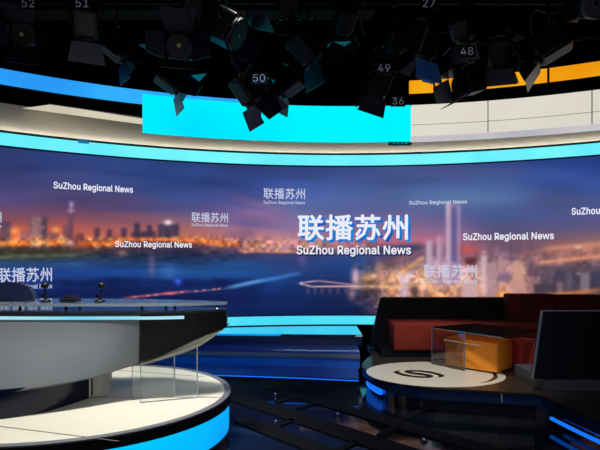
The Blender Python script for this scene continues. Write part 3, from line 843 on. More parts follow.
obj('housing', bm, M['grey_rim'], fb)
for t in (0.15, 0.33, 0.5):
    bm = bmesh.new()
    p = arc(RB + 0.2, t)
    tube(bm, [(p[0], p[1], zb1 - 0.01), (p[0], p[1], 6.2)], 0.015)
    obj('hanger_rod', bm, M['steel'], fb)

# tapering cream wing left of the cyan box
wg = thing('wing_panel', 'tapering cream wing pointing left from the cyan light box', 'panel', (-3.4, 5.9, 3.6))
def at_(px, py, d):
    return ((px - 300) / 450 * d, d, EYE + (260 - py) / 450 * d)
bm = bmesh.new()
fr = [at_(22, 108.3, 6.25), at_(50, 104.5, 6.32), at_(143, 119.0, 6.42), at_(143, 124.5, 6.20)]
top = [(p[0], p[1] + 0.06, p[2] + 0.02) for p in fr]
a = [bm.verts.new(p) for p in fr]
b = [bm.verts.new(p) for p in top]
bm.faces.new(a)
bm.faces.new(b)
for i in range(4):
    bm.faces.new((a[i], a[(i + 1) % 4], b[(i + 1) % 4], b[i]))
obj('lit_face', bm, M['lit_wedge'], wg)
bm = bmesh.new()
tube(bm, [at_(49, 104.0, 6.32), at_(143, 117.4, 6.42)], 0.006, 6)
obj('top_rail', bm, M['grey_rim'], wg)

# dark bracket beneath the end of the cyan box
bk = thing('bracket', 'small black clamp under the right end of the cyan light box', 'bracket', at_(402, 145, 6.4))
bm = bmesh.new()
x0, x1 = at_(390, 0, 6.45)[0], at_(413, 0, 6.45)[0]
box(bm, x0, x1, 6.5, 6.6, zb0 - 0.03, zb0 + .005)
obj('body', bm, M['black_satin'], bk)
for i in range(4):
    bm = bmesh.new()
    xx = x0 + .05 + i * .06
    box(bm, xx, xx + .03, 6.49, 6.5, zb0 - 0.028, zb0 - 0.018)
    obj('screw', bm, M['chrome'], bk)

# ---------------------------------------------------------------- steps below the screen
st = thing('stage_steps', 'wide glossy blue steps running under the video wall', 'steps', (-1, 6.4, 0))
def step_poly(yl, yr, xr=.70):
    back = [arc(9.17, t) for t in np.linspace(math.asin((.93 - WX) / 9.17), math.asin((-4.2 - WX) / 9.17), 14)]
    return [(-4.25, min(5.9, yl + (yl - yr) * 1.5)), (-2.6, yl + (yl - yr) * 0.9), (-0.7, yl), (0.0, (yl + yr) / 2 + .015), (xr, yr)] + back
def inset(poly, d):
    return [(x, y + d if i < 5 else y) for i, (x, y) in enumerate(poly)]
P1 = step_poly(5.58, 5.36)
P2 = step_poly(6.02, 5.85, .78)
P3 = step_poly(6.60, 6.50, .90)
bm = bmesh.new(); prism(bm, inset(P1, .03), 0.0, 0.15); obj('riser', bm, M['black_gloss'], st)
bm = bmesh.new(); prism(bm, P1, 0.165, 0.185); obj('tread', bm, M['tread'], st)
bm = bmesh.new(); prism(bm, inset(P1, .012), 0.15, 0.165); o = obj('light_line', bm, M['deep_blue_led'], st); o['label'] = 'bright blue light line under the lowest tread'
bm = bmesh.new(); prism(bm, inset(P2, .02), 0.185, 0.325); obj('riser', bm, M['navy_step'], st)
bm = bmesh.new(); prism(bm, P2, 0.325, 0.36); obj('tread', bm, M['tread'], st)
bm = bmesh.new()
prism(bm, [(x, y - .006) for x, y in P2[1:5]] + [(x, y + .03) for x, y in P2[4:0:-1]], 0.318, 0.364)
obj('nosing', bm, M['step_edge'], st)
bm = bmesh.new(); prism(bm, inset(P3, .02), 0.36, 0.49); obj('riser', bm, M['navy_gloss'], st)
bm = bmesh.new(); prism(bm, P3, 0.49, 0.517); obj('tread', bm, pbr('mirror_ledge', (0.50, 0.72, 0.90), 0.05, 0.5, 1.0), st)

# ---------------------------------------------------------------- round podium under the news desk
CX, CY, AX, AY = -2.1, 4.02, 1.47, 1.15
def ell(s, n=96, cx=CX, cy=CY, ax=AX, ay=AY):
    return [(cx + (ax + s) * math.cos(2 * math.pi * i / n), cy + (ay + s) * math.sin(2 * math.pi * i / n)) for i in range(n)]
pd = thing('podium', 'white oval podium with glowing blue side under the news desk', 'podium', (CX, CY, 0))
bm = bmesh.new(); prism(bm, ell(-.05), 0.385, 0.400); obj('top_surface', bm, M['white_top'], pd)
bm = bmesh.new()
o1, o2 = ell(-.055), ell(0)
lo1 = [bm.verts.new((*p, .395)) for p in o1]; lo2 = [bm.verts.new((*p, .395)) for p in o2]
hi1 = [bm.verts.new((*p, .404)) for p in o1]; hi2 = [bm.verts.new((*p, .404)) for p in o2]
for i in range(96):
    j = (i + 1) % 96
    bm.faces.new((lo1[i], lo1[j], lo2[j], lo2[i])); bm.faces.new((hi1[i], hi1[j], hi2[j], hi2[i]))
    bm.faces.new((lo2[i], lo2[j], hi2[j], hi2[i])); bm.faces.new((lo1[i], lo1[j], hi1[j], hi1[i]))
obj('rim', bm, M['grey_rim'], pd)
bm = bmesh.new(); prism(bm, ell(0.004), 0.315, 0.394); obj('edge_band', bm, M['black_satin'], pd)
bm = bmesh.new(); prism(bm, ell(-.015), 0.075, 0.315); o = obj('light_band', bm, M['plat_blue'], pd, True); o['label'] = 'glowing blue side band'
for p in o.data.polygons: p.use_smooth = False
bm = bmesh.new(); prism(bm, ell(-.004), 0.0, 0.075); obj('base', bm, M['black_gloss'], pd)
# seams in the white top
bm = bmesh.new()
for (x0, y0, x1, y1) in [(-3.3, 3.93, -0.70, 3.93), (-2.0, 4.9, -0.98, 4.62), (-2.55, 3.35, -1.2, 2.98)]:
    d = Vector((x1 - x0, y1 - y0)).normalized(); n = Vector((-d.y, d.x)) * .006
    bm.faces.new([bm.verts.new((x, y, .4012)) for x, y in ((x0 + n.x, y0 + n.y), (x1 + n.x, y1 + n.y), (x1 - n.x, y1 - n.y), (x0 - n.x, y0 - n.y))])
obj('seam', bm, pbr('seam_grey', (0.12, 0.115, 0.10), .6), pd)

# ---------------------------------------------------------------- the news desk
dk = thing('news_desk', 'boat-shaped grey and black news desk with glass top and light rim on the podium', 'desk', (-2.2, 4.0, .4))


def loft(bm, sts):
    """sts: list of closed section loops (same length)"""
    rows = [[bm.verts.new(p) for p in s] for s in sts]
    n = len(rows[0])
    for a, b in zip(rows, rows[1:]):
        for k_ in range(n):
            bm.faces.new((a[k_], a[(k_ + 1) % n], b[(k_ + 1) % n], b[k_]))
    bm.faces.new(rows[0])
    bm.faces.new(rows[-1])


def lerp_st(sts, n=10):
    """smooth densification of station tuples by Catmull-Rom"""
    out_ = []
    S = [sts[0]] + sts + [sts[-1]]
    for i in range(1, len(S) - 2):
        for j in range(n):
            t = j / n
            out_.append(tuple(0.5 * ((2 * b) + (-a + c) * t + (2 * a - 5 * b + 4 * c - d) * t * t + (-a + 3 * b - 3 * c + d) * t ** 3) for a, b, c, d in zip(S[i - 1], S[i], S[i + 1], S[i + 2])))
    out_.append(sts[-1])
    return out_


ZT = 1.135
# grey front hull: X, front Y at top, front Y at bottom, bottom z
hs = lerp_st([(-3.55, 4.02, 3.56, .60), (-3.0, 3.93, 3.40, .58), (-2.4, 3.89, 3.37, .588), (-2.0, 3.885, 3.50, .606), (-1.69, 3.89, 3.68, .636), (-1.52, 3.895, 3.80, .675), (-1.385, 3.90, 3.86, .712)], 6)
bm = bmesh.new()
loft(bm, [[(x, ft, ZT), (x, ft - .004, ZT - .06), (x, ft + (fb_ - ft) * .50, ZT - (ZT - zb) * .50), (x, fb_ + (ft - fb_) * .03, zb + (ZT - zb) * .03), (x, fb_, zb), (x, fb_ + .012, zb - .003), (x, fb_ + .12, zb - .01), (x, 4.36, zb + .10), (x, 4.40, ZT)] for x, ft, fb_, zb in hs])
obj('front_hull', bm, M['hull_grey'], dk, True)
dk.children[-1].data.polygons.foreach_set('use_smooth', [True] * len(dk.children[-1].data.polygons))
# black bow panel
bs = lerp_st([(-1.383, 3.885, .722), (-1.20, 3.90, .772), (-0.918, 3.965, .902), (-0.665, 4.075, .990)], 6)
bm = bmesh.new()
loft(bm, [[(x, f, ZT + .002), (x, f, zb), (x, f + .03, zb), (x, f + .03, ZT + .002)] for x, f, zb in bs])
obj('bow_panel', bm, M['hull_black'], dk)
# bow body behind it
bm = bmesh.new()
loft(bm, [[(x, f + .03, ZT), (x, f + .03, zb), (x, max(f + .06, 4.40 - (x + 1.383) * .38), zb + .02), (x, max(f + .06, 4.40 - (x + 1.383) * .38), ZT)] for x, f, zb in bs])
obj('bow_body', bm, M['black_satin'], dk)
# cream belly under the bow
cb = lerp_st([(-1.56, 3.86, .664, .672), (-1.385, 3.895, .690, .735), (-1.213, 3.915, .728, .785), (-0.918, 3.98, .822, .905), (-0.745, 4.045, .935, .965), (-0.675, 4.075, .985, .992)], 6)
bm = bmesh.new()
loft(bm, [[(x, f + .012, z1), (x, f + .004, z0), (x, f + .22, z0 + .03), (x, f + .22, z1)] for x, f, z0, z1 in cb])
o = obj('belly', bm, M['cream'], dk)
o['label'] = 'cream underside strip'
bm = bmesh.new()
loft(bm, [[(x, f + .001, z0 + (z1 - z0) * .52), (x, f + .001, z0 + (z1 - z0) * .46), (x, f + .01, z0 + (z1 - z0) * .46), (x, f + .01, z0 + (z1 - z0) * .52)] for x, f, z0, z1 in cb[6:-3]])
obj('groove', bm, M['edge_grey'], dk)
# top deck and light rim
bm = bmesh.new()
dpts = [(x, ft - .012) for x, ft, _, _ in hs] + [(x, f - .008) for x, f, _ in bs[1:]] + [(-0.665, 4.13), (-1.0, 4.26), (-1.383, 4.41), (-3.55, 4.42)]
prism(bm, dpts, ZT, ZT + .022)
obj('deck', bm, pbr('slate_deck', (0.05, 0.06, 0.085), 0.08, 0.6), dk)
rim = [(x, ft - .016) for x, ft, _, _ in hs] + [(x, f - .012) for x, f, _ in bs if x < -0.99]
bm = bmesh.new()
loft(bm, [[(x, y, 1.086), (x, y, 1.112), (x, y + .03, 1.112), (x, y + .03, 1.086)] for x, y in rim])
o = obj('light_rim', bm, M['rim_led'], dk)
o['label'] = 'glowing pale blue rim'
# glass top
gp = lerp_st([(-3.5, 3.97), (-2.6, 3.885), (-2.0, 3.875), (-1.4, 3.885), (-.95, 3.945), (-.66, 4.05)], 6)
bm = bmesh.new()
prism(bm, gp + [(-.655, 4.08), (-.95, 4.20), (-1.4, 4.32), (-2.0, 4.40), (-3.5, 4.40)], 1.199, 1.224)
obj('glass_top', bm, M['glass_top'], dk)
bm = bmesh.new()
loft(bm, [[(x, y - .0015, 1.199), (x, y - .0015, 1.224), (x, y + .002, 1.224), (x, y + .002, 1.199)] for x, y in gp])
obj('glass_edge', bm, pbr('glass_front_edge', (0.42, 0.54, 0.66), .25, .5), dk)
for px, d in ((20, 3.99), (66, 3.99), (80, 3.99), (142, 4.0), (166, 4.02), (175, 4.02), (217, 4.10)):
    bm = bmesh.new()
    x = (px - 300) / 450 * d
    lathe(bm, [(.014, ZT + .022), (.012, ZT + .03), (.012, 1.19), (.016, 1.199)], 12, Matrix.Translation((x, d, 0)))
    obj('standoff', bm, M['black_satin'] if px != 217 else M['chrome'], dk)
# pedestal
pp = lerp_st([(-3.5, 3.62), (-3.0, 3.46), (-2.55, 3.37), (-2.25, 3.39), (-2.0, 3.57), (-1.83, 3.90)], 5)
bm = bmesh.new()
prism(bm, pp + [(-1.86, 4.1), (-2.0, 4.25), (-3.5, 4.25)], .401, .62)
obj('pedestal', bm, pbr('dark_navy_gloss', (0.004, 0.007, 0.03), .15, .35), dk)
bm = bmesh.new()
tube(bm, [(-1.825, 3.91, .401), (-1.825, 3.91, .68)], .010, 8)
obj('post', bm, M['glass_edge'], dk)
bm = bmesh.new()
prism(bm, [(-1.81, 3.93), (-1.74, 3.95), (-1.70, 4.02), (-1.72, 4.12), (-1.80, 4.16), (-1.84, 4.10)], .401, .66)
obj('inner_column', bm, pbr('grey_column', (0.55, 0.55, 0.54), .4, .4), dk)
# glass fins under the bow
for (x0, y0, x1, y1, zt0, zt1) in ((-1.44, 3.86, -1.105, 3.96, .70, .775), (-1.34, 3.78, -.895, 3.92, .72, .84)):
    bm = bmesh.new()
    d = Vector((x1 - x0, y1 - y0)).normalized(); n = Vector((-d.y, d.x)) * .004
    q = [(x0, y0), (x1, y1)]
    vv = []
    for s in (1, -1):
        vv.append([bm.verts.new((x0 + s * n.x, y0 + s * n.y, .401)), bm.verts.new((x1 + s * n.x, y1 + s * n.y, .401)), bm.verts.new((x1 + s * n.x, y1 + s * n.y, zt1)), bm.verts.new((x0 + s * n.x, y0 + s * n.y, zt0))])
    bm.faces.new(vv[0]); bm.faces.new(vv[1])
    for i in range(4):
        bm.faces.new((vv[0][i], vv[0][(i + 1) % 4], vv[1][(i + 1) % 4], vv[1][i]))
    fin = obj('glass_fin', bm, M['clear'], dk)
    for xx, yy, zt, mt in ((x1, y1, zt1, 'glass_edge'), (x0, y0, zt0, 'edge_grey')):
        bm = bmesh.new()
        tube(bm, [(xx, yy, .402), (xx, yy, zt)], .0055 if mt == 'glass_edge' else .003, 6)
        o = obj('fin_edge', bm, M[mt], None)
        o.parent = fin; o.location = (0, 0, 0)
    bm = bmesh.new()
    tube(bm, [(x0, y0, .404), (x1, y1, .404)], .003, 6)
    o = obj('fin_edge', bm, M['edge_grey'], None)
    o.parent = fin; o.location = (0, 0, 0)

# things on the desk
ZD = 1.2245
def microphone(x, y, lean, label):
    t = thing('microphone', label, 'microphone', (x, y, ZD), 'black desk microphones')
    bm = bmesh.new(); lathe(bm, [(.045, 0), (.045, .012), (.03, .022), (.012, .028)], 20, Matrix.Translation((x, y, ZD))); obj('base', bm, M['black_satin'], t, True)
    bm = bmesh.new(); tube(bm, [(x, y, ZD + .02), (x + .01 * lean, y, ZD + .06), (x + .03 * lean, y, ZD + .10), (x + .025 * lean, y, ZD + .13)], .009, 8); obj('neck', bm, M['black_satin'], t, True)
    bm = bmesh.new(); bmesh.ops.create_uvsphere(bm, u_segments=14, v_segments=10, radius=.034, matrix=Matrix.Translation((x + .028 * lean, y, ZD + .148)) @ Matrix.Diagonal((1, 1, .85, 1))); obj('windshield', bm, M['black_satin'], t, True)
    bm = bmesh.new(); box(bm, x - .022, x + .012, y - .034, y - .01, ZD + .045, ZD + .075, .004); obj('switch_box', bm, M['black_gloss'], t)
    return t
microphone(-2.27, 4.02, -.3, 'black desk microphone between the monitor hump and the small console')
microphone(-1.79, 4.02, .6, 'black desk microphone right of the small console, leaning right')
bm = bmesh.new()
box(bm, -2.13, -1.99, 3.98, 4.10, ZD, ZD + .035, .006)
box(bm, -2.11, -2.02, 4.03, 4.09, ZD + .034, ZD + .050, .004)
tag(obj('console', bm, M['black_satin']), 'small black console box on the glass desk between two microphones', 'console')
mo = thing('monitor', 'dark rounded monitor back at the left end of the glass desk', 'monitor', (-2.6, 4.1, ZD))
bm = bmesh.new()
pr = [(-2.78, 0), (-2.78, .13), (-2.74, .155), (-2.66, .165), (-2.56, .155), (-2.48, .12), (-2.44, .06), (-2.43, 0)]
lo = [bm.verts.new((x, 4.10, ZD + .012 + z)) for x, z in pr]; hi = [bm.verts.new((x * .995 - .01, 4.16, ZD + .012 + z * .96)) for x, z in pr]
bm.faces.new(lo); bm.faces.new(hi)
for i in range(len(pr)):
    bm.faces.new((lo[i], lo[(i + 1) % len(pr)], hi[(i + 1) % len(pr)], hi[i]))
obj('shell', bm, pbr('dark_blue_plastic', (0.02, 0.03, 0.08), .3, .4), mo)
bm = bmesh.new(); box(bm, -2.74, -2.47, 4.06, 4.2, ZD, ZD + .013, .003); obj('stand', bm, M['black_satin'], mo)

# ---------------------------------------------------------------- interview stage, right
SZ = .28
front = lerp_st([(.99, 6.25), (.83, 5.85), (.77, 5.55), (.86, 5.15), (1.05, 4.86), (1.38, 4.66), (1.85, 4.56), (2.32, 4.46)], 6) + lerp_st([(2.36, 4.40), (2.44, 3.85), (2.58, 3.3), (2.85, 2.7)], 4)
outline = front + [(5.3, 2.7), (5.3, 5.55), (4.55, 6.3), (3.2, 6.98), (1.04, 7.02)]
def inpoly(d):
    c_ = Vector((3.2, 5.2))
    out_ = []
    for i, p in enumerate(outline):
        if i < len(front):
            a_ = Vector(front[max(i - 1, 0)]); b_ = Vector(front[min(i + 1, len(front) - 1)])
            t_ = (b_ - a_).normalized()
            n_ = Vector((-t_.y, t_.x))
            if n_.dot(c_ - Vector(p)) < 0: n_ = -n_
            q = Vector(p) + n_ * d
            out_.append((q.x, q.y))
        else:
            out_.append(p)
    return out_
sg_ = thing('stage_platform', 'low dark stage with pale round inlay under the red sofas', 'stage', (2.8, 5.0, 0))
bm = bmesh.new(); prism(bm, outline, .262, SZ); obj('stage_floor', bm, M['stage_top'], sg_)
bm = bmesh.new(); prism(bm, inpoly(.012), .15, .262); obj('fascia', bm, M['navy_gloss'], sg_)
bm = bmesh.new(); prism(bm, inpoly(.10), 0.0, .15); obj('toe_base', bm, pbr('smoked_chrome', (0.35, 0.36, 0.4), 0.12, 0.5, 1.0, bump=0.4, nscale=7), sg_)
def front_strip(i0, i1, d0, d1, z0, z1):
    A, B = inpoly(d0)[i0:i1], inpoly(d1)[i0:i1]
    bm = bmesh.new()
    loft(bm, [[(a_[0], a_[1], z0), (a_[0], a_[1], z1), (b_[0], b_[1], z1), (b_[0], b_[1], z0)] for a_, b_ in zip(A, B)])
    return bm
n1 = 43
o = obj('light_strip', front_strip(6, 19, .055, .099, .05, .13), M['deep_blue_led'], sg_); o['label'] = 'bright blue light at the left toe'
o = obj('light_strip', front_strip(len(front) - 12, len(front), .014, .04, .075, .10), M['deep_blue_led'], sg_); o['label'] = 'blue light line along the right wing'
bm = bmesh.new(); box(bm, 2.02, 2.032, 4.512, 4.53, .17, .25); obj('joint', bm, M['grey_rim'], sg_)
ICX, ICY, IR, IS = 1.565, 5.24, .79, .73
bm = bmesh.new()
prism(bm, [(ICX + IR * math.cos(2 * math.pi * i / 72), ICY + IR * IS * math.sin(2 * math.pi * i / 72)) for i in range(72)], SZ, SZ + .004)
o = obj('round_inlay', bm, M['inlay'], sg_); o['label'] = 'pale round inlay'
def flat_stroke(pts, wds, z):
    bm = bmesh.new()
    L, R_ = [], []
    for i, p in enumerate(pts):
        a_, b_ = Vector(pts[max(i - 1, 0)]), Vector(pts[min(i + 1, len(pts) - 1)])
        d = (b_ - a_).normalized(); n = Vector((-d.y, d.x)) * wds[i] / 2
        L.append(bm.verts.new((p[0] + n.x, p[1] + n.y, z))); R_.append(bm.verts.new((p[0] - n.x, p[1] - n.y, z)))
    for i in range(len(pts) - 1):
        bm.faces.new((L[i], L[i + 1], R_[i + 1], R_[i]))
    return bm
zi = SZ + .0052
arcp = [(ICX + .68 * math.cos(a), ICY + .50 * math.sin(a)) for a in np.linspace(-1.0, 0.25, 30)]
obj('ring_line', flat_stroke(arcp, [.012 + .035 * math.sin(math.pi * i / 29) for i in range(30)], zi), M['logo'], sg_)
# the double-hook emblem
lg = (1.37, 5.20)
def emblem():
    bm = bmesh.new()
    for sgn in (1, -1):
        # crescent along one side of the emblem, tapering to a point, running on into the middle bar
        ctrl = [(.175, -.165), (.225, -.115), (.235, -.05), (.155, .07), (.03, .135), (-.075, .135), (-.10, .075), (-.05, .03), (.0, .0), (.01, -.006)]
        pts = lerp_st(ctrl, 6)
        wd = [float(np.interp(i / (len(pts) - 1), [0, .2, .33, .5, .68, .8, 1], [.006, .075, .085, .07, .085, .10, .11])) for i in range(len(pts))]
        b2 = flat_stroke([(lg[0] + sgn * x, lg[1] + sgn * y) for x, y in pts], wd, zi)
        me_ = bpy.data.meshes.new('tmp'); b2.to_mesh(me_); b2.free()
        bm.from_mesh(me_); bpy.data.meshes.remove(me_)
    return bm
o = obj('emblem', emblem(), M['logo'], sg_); o['label'] = 'black curved S-shaped emblem'

# rear sofa
rs = thing('corner_sofa', 'long red sofa with black left back standing before the video wall', 'sofa', (2.6, 6.4, SZ))
ZS = SZ + .005
bm = bmesh.new()
for y0, y1 in ((6.60, 6.78),):
    f_ = [(1.02, y0, ZS + .03), (3.10, y0, ZS + .03), (3.10, y0, 1.045), (1.215, y0, 1.045), (1.185, y0, 1.03)]
    a = [bm.verts.new(p) for p in f_]; b = [bm.verts.new((p[0] + .02, y1, p[2])) for p in f_]
    bm.faces.new(a); bm.faces.new(b)
    for i in range(5):
        bm.faces.new((a[i], a[(i + 1) % 5], b[(i + 1) % 5], b[i]))
o = obj('black_backrest', bm, M['sofa_black'], rs); o['label'] = 'black left backrest'
bm = bmesh.new(); box(bm, 1.10, 4.15, 6.12, 6.60, ZS, ZS + .09); obj('base', bm, M['sofa_black'], rs)
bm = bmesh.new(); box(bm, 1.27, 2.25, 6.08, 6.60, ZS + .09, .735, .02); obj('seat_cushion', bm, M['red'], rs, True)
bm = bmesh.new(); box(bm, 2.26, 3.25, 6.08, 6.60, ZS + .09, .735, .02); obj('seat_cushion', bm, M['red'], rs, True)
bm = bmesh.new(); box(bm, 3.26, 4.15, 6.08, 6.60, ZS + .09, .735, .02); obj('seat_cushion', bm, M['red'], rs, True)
for x0, x1 in ((2.96, 3.625), (3.635, 4.28)):
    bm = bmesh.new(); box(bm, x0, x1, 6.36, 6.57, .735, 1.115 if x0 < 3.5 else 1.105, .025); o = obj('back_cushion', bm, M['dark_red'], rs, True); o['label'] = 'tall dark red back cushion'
bm = bmesh.new(); box(bm, 4.05, 4.75, 5.55, 6.3, ZS, .74, .02)
obj('corner_seat', bm, M['red'], rs, True)
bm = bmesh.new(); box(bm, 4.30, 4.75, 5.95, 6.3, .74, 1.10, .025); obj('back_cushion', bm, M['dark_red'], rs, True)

# near sofa, seen from behind
ns = thing('sofa', 'dark navy sofa back seen from behind at right edge on grey plinth', 'sofa', (3.0, 4.8, SZ))
bm = bmesh.new()
f_ = [(2.335, 4.50, .412), (3.75, 4.50, .412), (3.75, 4.54, 1.08), (2.452, 4.54, 1.08)]
a = [bm.verts.new(p) for p in f_]; b = [bm.verts.new((p[0] + .02, p[1] + .10, p[2])) for p in f_]
bm.faces.new(a); bm.faces.new(b)
for i in range(4):
    bm.faces.new((a[i], a[(i + 1) % 4], b[(i + 1) % 4], b[i]))
obj('backrest', bm, M['sofa_navy'], ns)
bm = bmesh.new()
f_ = [(2.318, 4.495, .412), (2.335, 4.495, .412), (2.452, 4.536, 1.08), (3.75, 4.536, 1.08), (3.75, 4.536, 1.09), (2.44, 4.536, 1.09)]
a = [bm.verts.new(p) for p in f_]; b = [bm.verts.new((p[0] + .005, p[1] + .03, p[2])) for p in f_]
bm.faces.new(a); bm.faces.new(b)
for i in range(6):
    bm.faces.new((a[i], a[(i + 1) % 6], b[(i + 1) % 6], b[i]))
obj('lit_edge', bm, M['shell_edge'], ns)  # paler strip paints the light caught along the backrest edge
bm = bmesh.new(); box(bm, 2.455, 3.75, 4.53, 5.15, SZ, .411, .006); obj('plinth', bm, M['plinth'], ns)
bm = bmesh.new(); box(bm, 2.92, 3.75, 4.645, 5.25, .412, .72, .03); obj('seat_cushion', bm, M['red'], ns, True)

# glass table
A, B, Cc, Dd = Vector((1.66, 5.70)), Vector((2.24, 4.95)), Vector((2.90, 5.44)), Vector((2.33, 6.02))
gt = thing('glass_table', 'rectangular glass coffee table with brown tinted top on the stage', 'table', ((A.x + Cc.x) / 2, (A.y + Cc.y) / 2, SZ))
def roundpoly(ps, r, n=5):
    out_ = []
    for i, p in enumerate(ps):
        a_, b_ = (ps[i - 1] - p).normalized(), (ps[(i + 1) % len(ps)] - p).normalized()
        p0, p1 = p + a_ * r, p + b_ * r
        for k_ in range(n + 1):
            t = k_ / n
            q = p0 * (1 - t) ** 2 + p * 2 * t * (1 - t) + p1 * t * t
            out_.append((q.x, q.y))
    return out_
bm = bmesh.new(); prism(bm, roundpoly([A, B, Cc, Dd], .05), .738, .755); obj('table_top', bm, M['tinted'], gt)
def pane(name, a_, b_, z0, z1, th=.008, mat='clear'):
    d = (b_ - a_).normalized(); n = Vector((-d.y, d.x)) * th / 2
    bm = bmesh.new(); prism(bm, [a_ + n, b_ + n, b_ - n, a_ - n], z0, z1)
    return obj(name, bm, M[mat], gt)
mid = A + (B - A) * .50
IZ = SZ + .006
for nm, p, q in (('leg_panel', A + Vector((.01, -.005)), mid), ('leg_panel', Dd + Vector((-.02, -.03)), A + Vector((.03, .02))), ('leg_panel', Cc + Vector((-.03, 0)), Cc + (Dd - Cc) * .45)):
    pn = pane(nm, p, q, IZ, .738)
    for e in ((p, q) if nm == 'leg_panel' else ()):
        bm = bmesh.new(); tube(bm, [(e.x, e.y, IZ), (e.x, e.y, .737)], .0055, 6)
        o = obj('glass_edge', bm, M['table_edge'], None); o.parent = pn; o.location = (0, 0, 0)
bm = bmesh.new(); tube(bm, [(*(A + (B - A) * .2), .615), (*(A + (B - A) * .72), .615)], .006, 6); obj('reflection_bar', bm, M['edge_grey'], gt)  # pale bar shaped to draw a reflection line in the table glass
bm = bmesh.new(); tube(bm, [(A.x, A.y, .74), (B.x, B.y, .74)], .004, 6); obj('edge_trim', bm, M['table_edge'], gt)

# poufs
def pouf(name, label, pts, z0, z1, mat, cat='pouf'):
    bm = bmesh.new(); prism(bm, roundpoly([Vector(p) for p in pts], .035, 4), z0 + .02, z1, .02)
    c_ = sum((Vector(p) for p in pts), Vector((0, 0))) / len(pts)
    t = thing(name, label, cat, (c_.x, c_.y, z0))
    obj('cushion', bm, M[mat], t)
    bm = bmesh.new(); prism(bm, roundpoly([c_ + (Vector(p) - c_) * .92 for p in pts], .03, 4), z0, z0 + .02); obj('base', bm, M['black_satin'], t)
    return t
pouf('pouf', 'orange leather cube pouf tucked under the glass table', [(1.79, 5.58), (2.265, 5.17), (2.58, 5.46), (2.11, 5.87)], IZ - .001, .640, 'orange')
pouf('pouf', 'coral red pouf beside the dark sofa back', [(2.62, 5.36), (2.95, 5.40), (2.95, 5.72), (2.66, 5.72)], SZ, .61, 'red_stool')

# ---------------------------------------------------------------- small recessed floor lamps
for (x, y, lab) in [(-.29, 5.29, 'small chrome floor spotlight in the farthest floor panel, nearest the steps'), (-.234, 4.39, 'small chrome floor spotlight in the floor panel nearest the podium'),
                    (.39, 4.615, 'small chrome floor spotlight in the floor panel before the left end of the stage'), (1.09, 3.956, 'small chrome floor spotlight in the floor panel nearest the viewer')]:
    t = thing('floor_spotlight', lab, 'floor lamp', (x, y, 0), 'recessed floor spotlights')
    bm = bmesh.new(); lathe(bm, [(.035, 0), (.035, .006), (.024, .010), (.022, .004)], 20, Matrix.Translation((x, y, 0))); obj('ring', bm, M['black_gloss'], t, True)
    bm = bmesh.new(); bmesh.ops.create_uvsphere(bm, u_segments=12, v_segments=8, radius=.016, matrix=Matrix.Translation((x, y, .022))); obj('bulb', bm, M['chrome'], t, True)
    bm = bmesh.new(); tube(bm, [(x, y, .003), (x, y, .022)], .006, 8); obj('stem', bm, M['chrome'], t)

# ---------------------------------------------------------------- lighting grid and studio lamps
ZP = 4.80
pipes = {}
for y, lab in ((4.4, 'black lighting pipe nearest the viewer in the overhead rig'), (5.0, 'middle black lighting pipe of the overhead rig'), (5.6, 'black lighting pipe of the overhead rig nearest the video wall')):
    t = thing('lighting_pipe', lab, 'pipe', (0, y, ZP), 'pipes of the overhead rig')
    bm = bmesh.new(); tube(bm, [(-4.2, y, ZP), (4.4, y, ZP)], .025, 10); obj('pipe', bm, M['steel'], t, True)
    for x in (-3.6, -1.2, 1.2, 3.6):
        bm = bmesh.new(); tube(bm, [(x, y, ZP), (x, y, 6.2)], .012, 6); obj('drop_rod', bm, M['steel'], t)


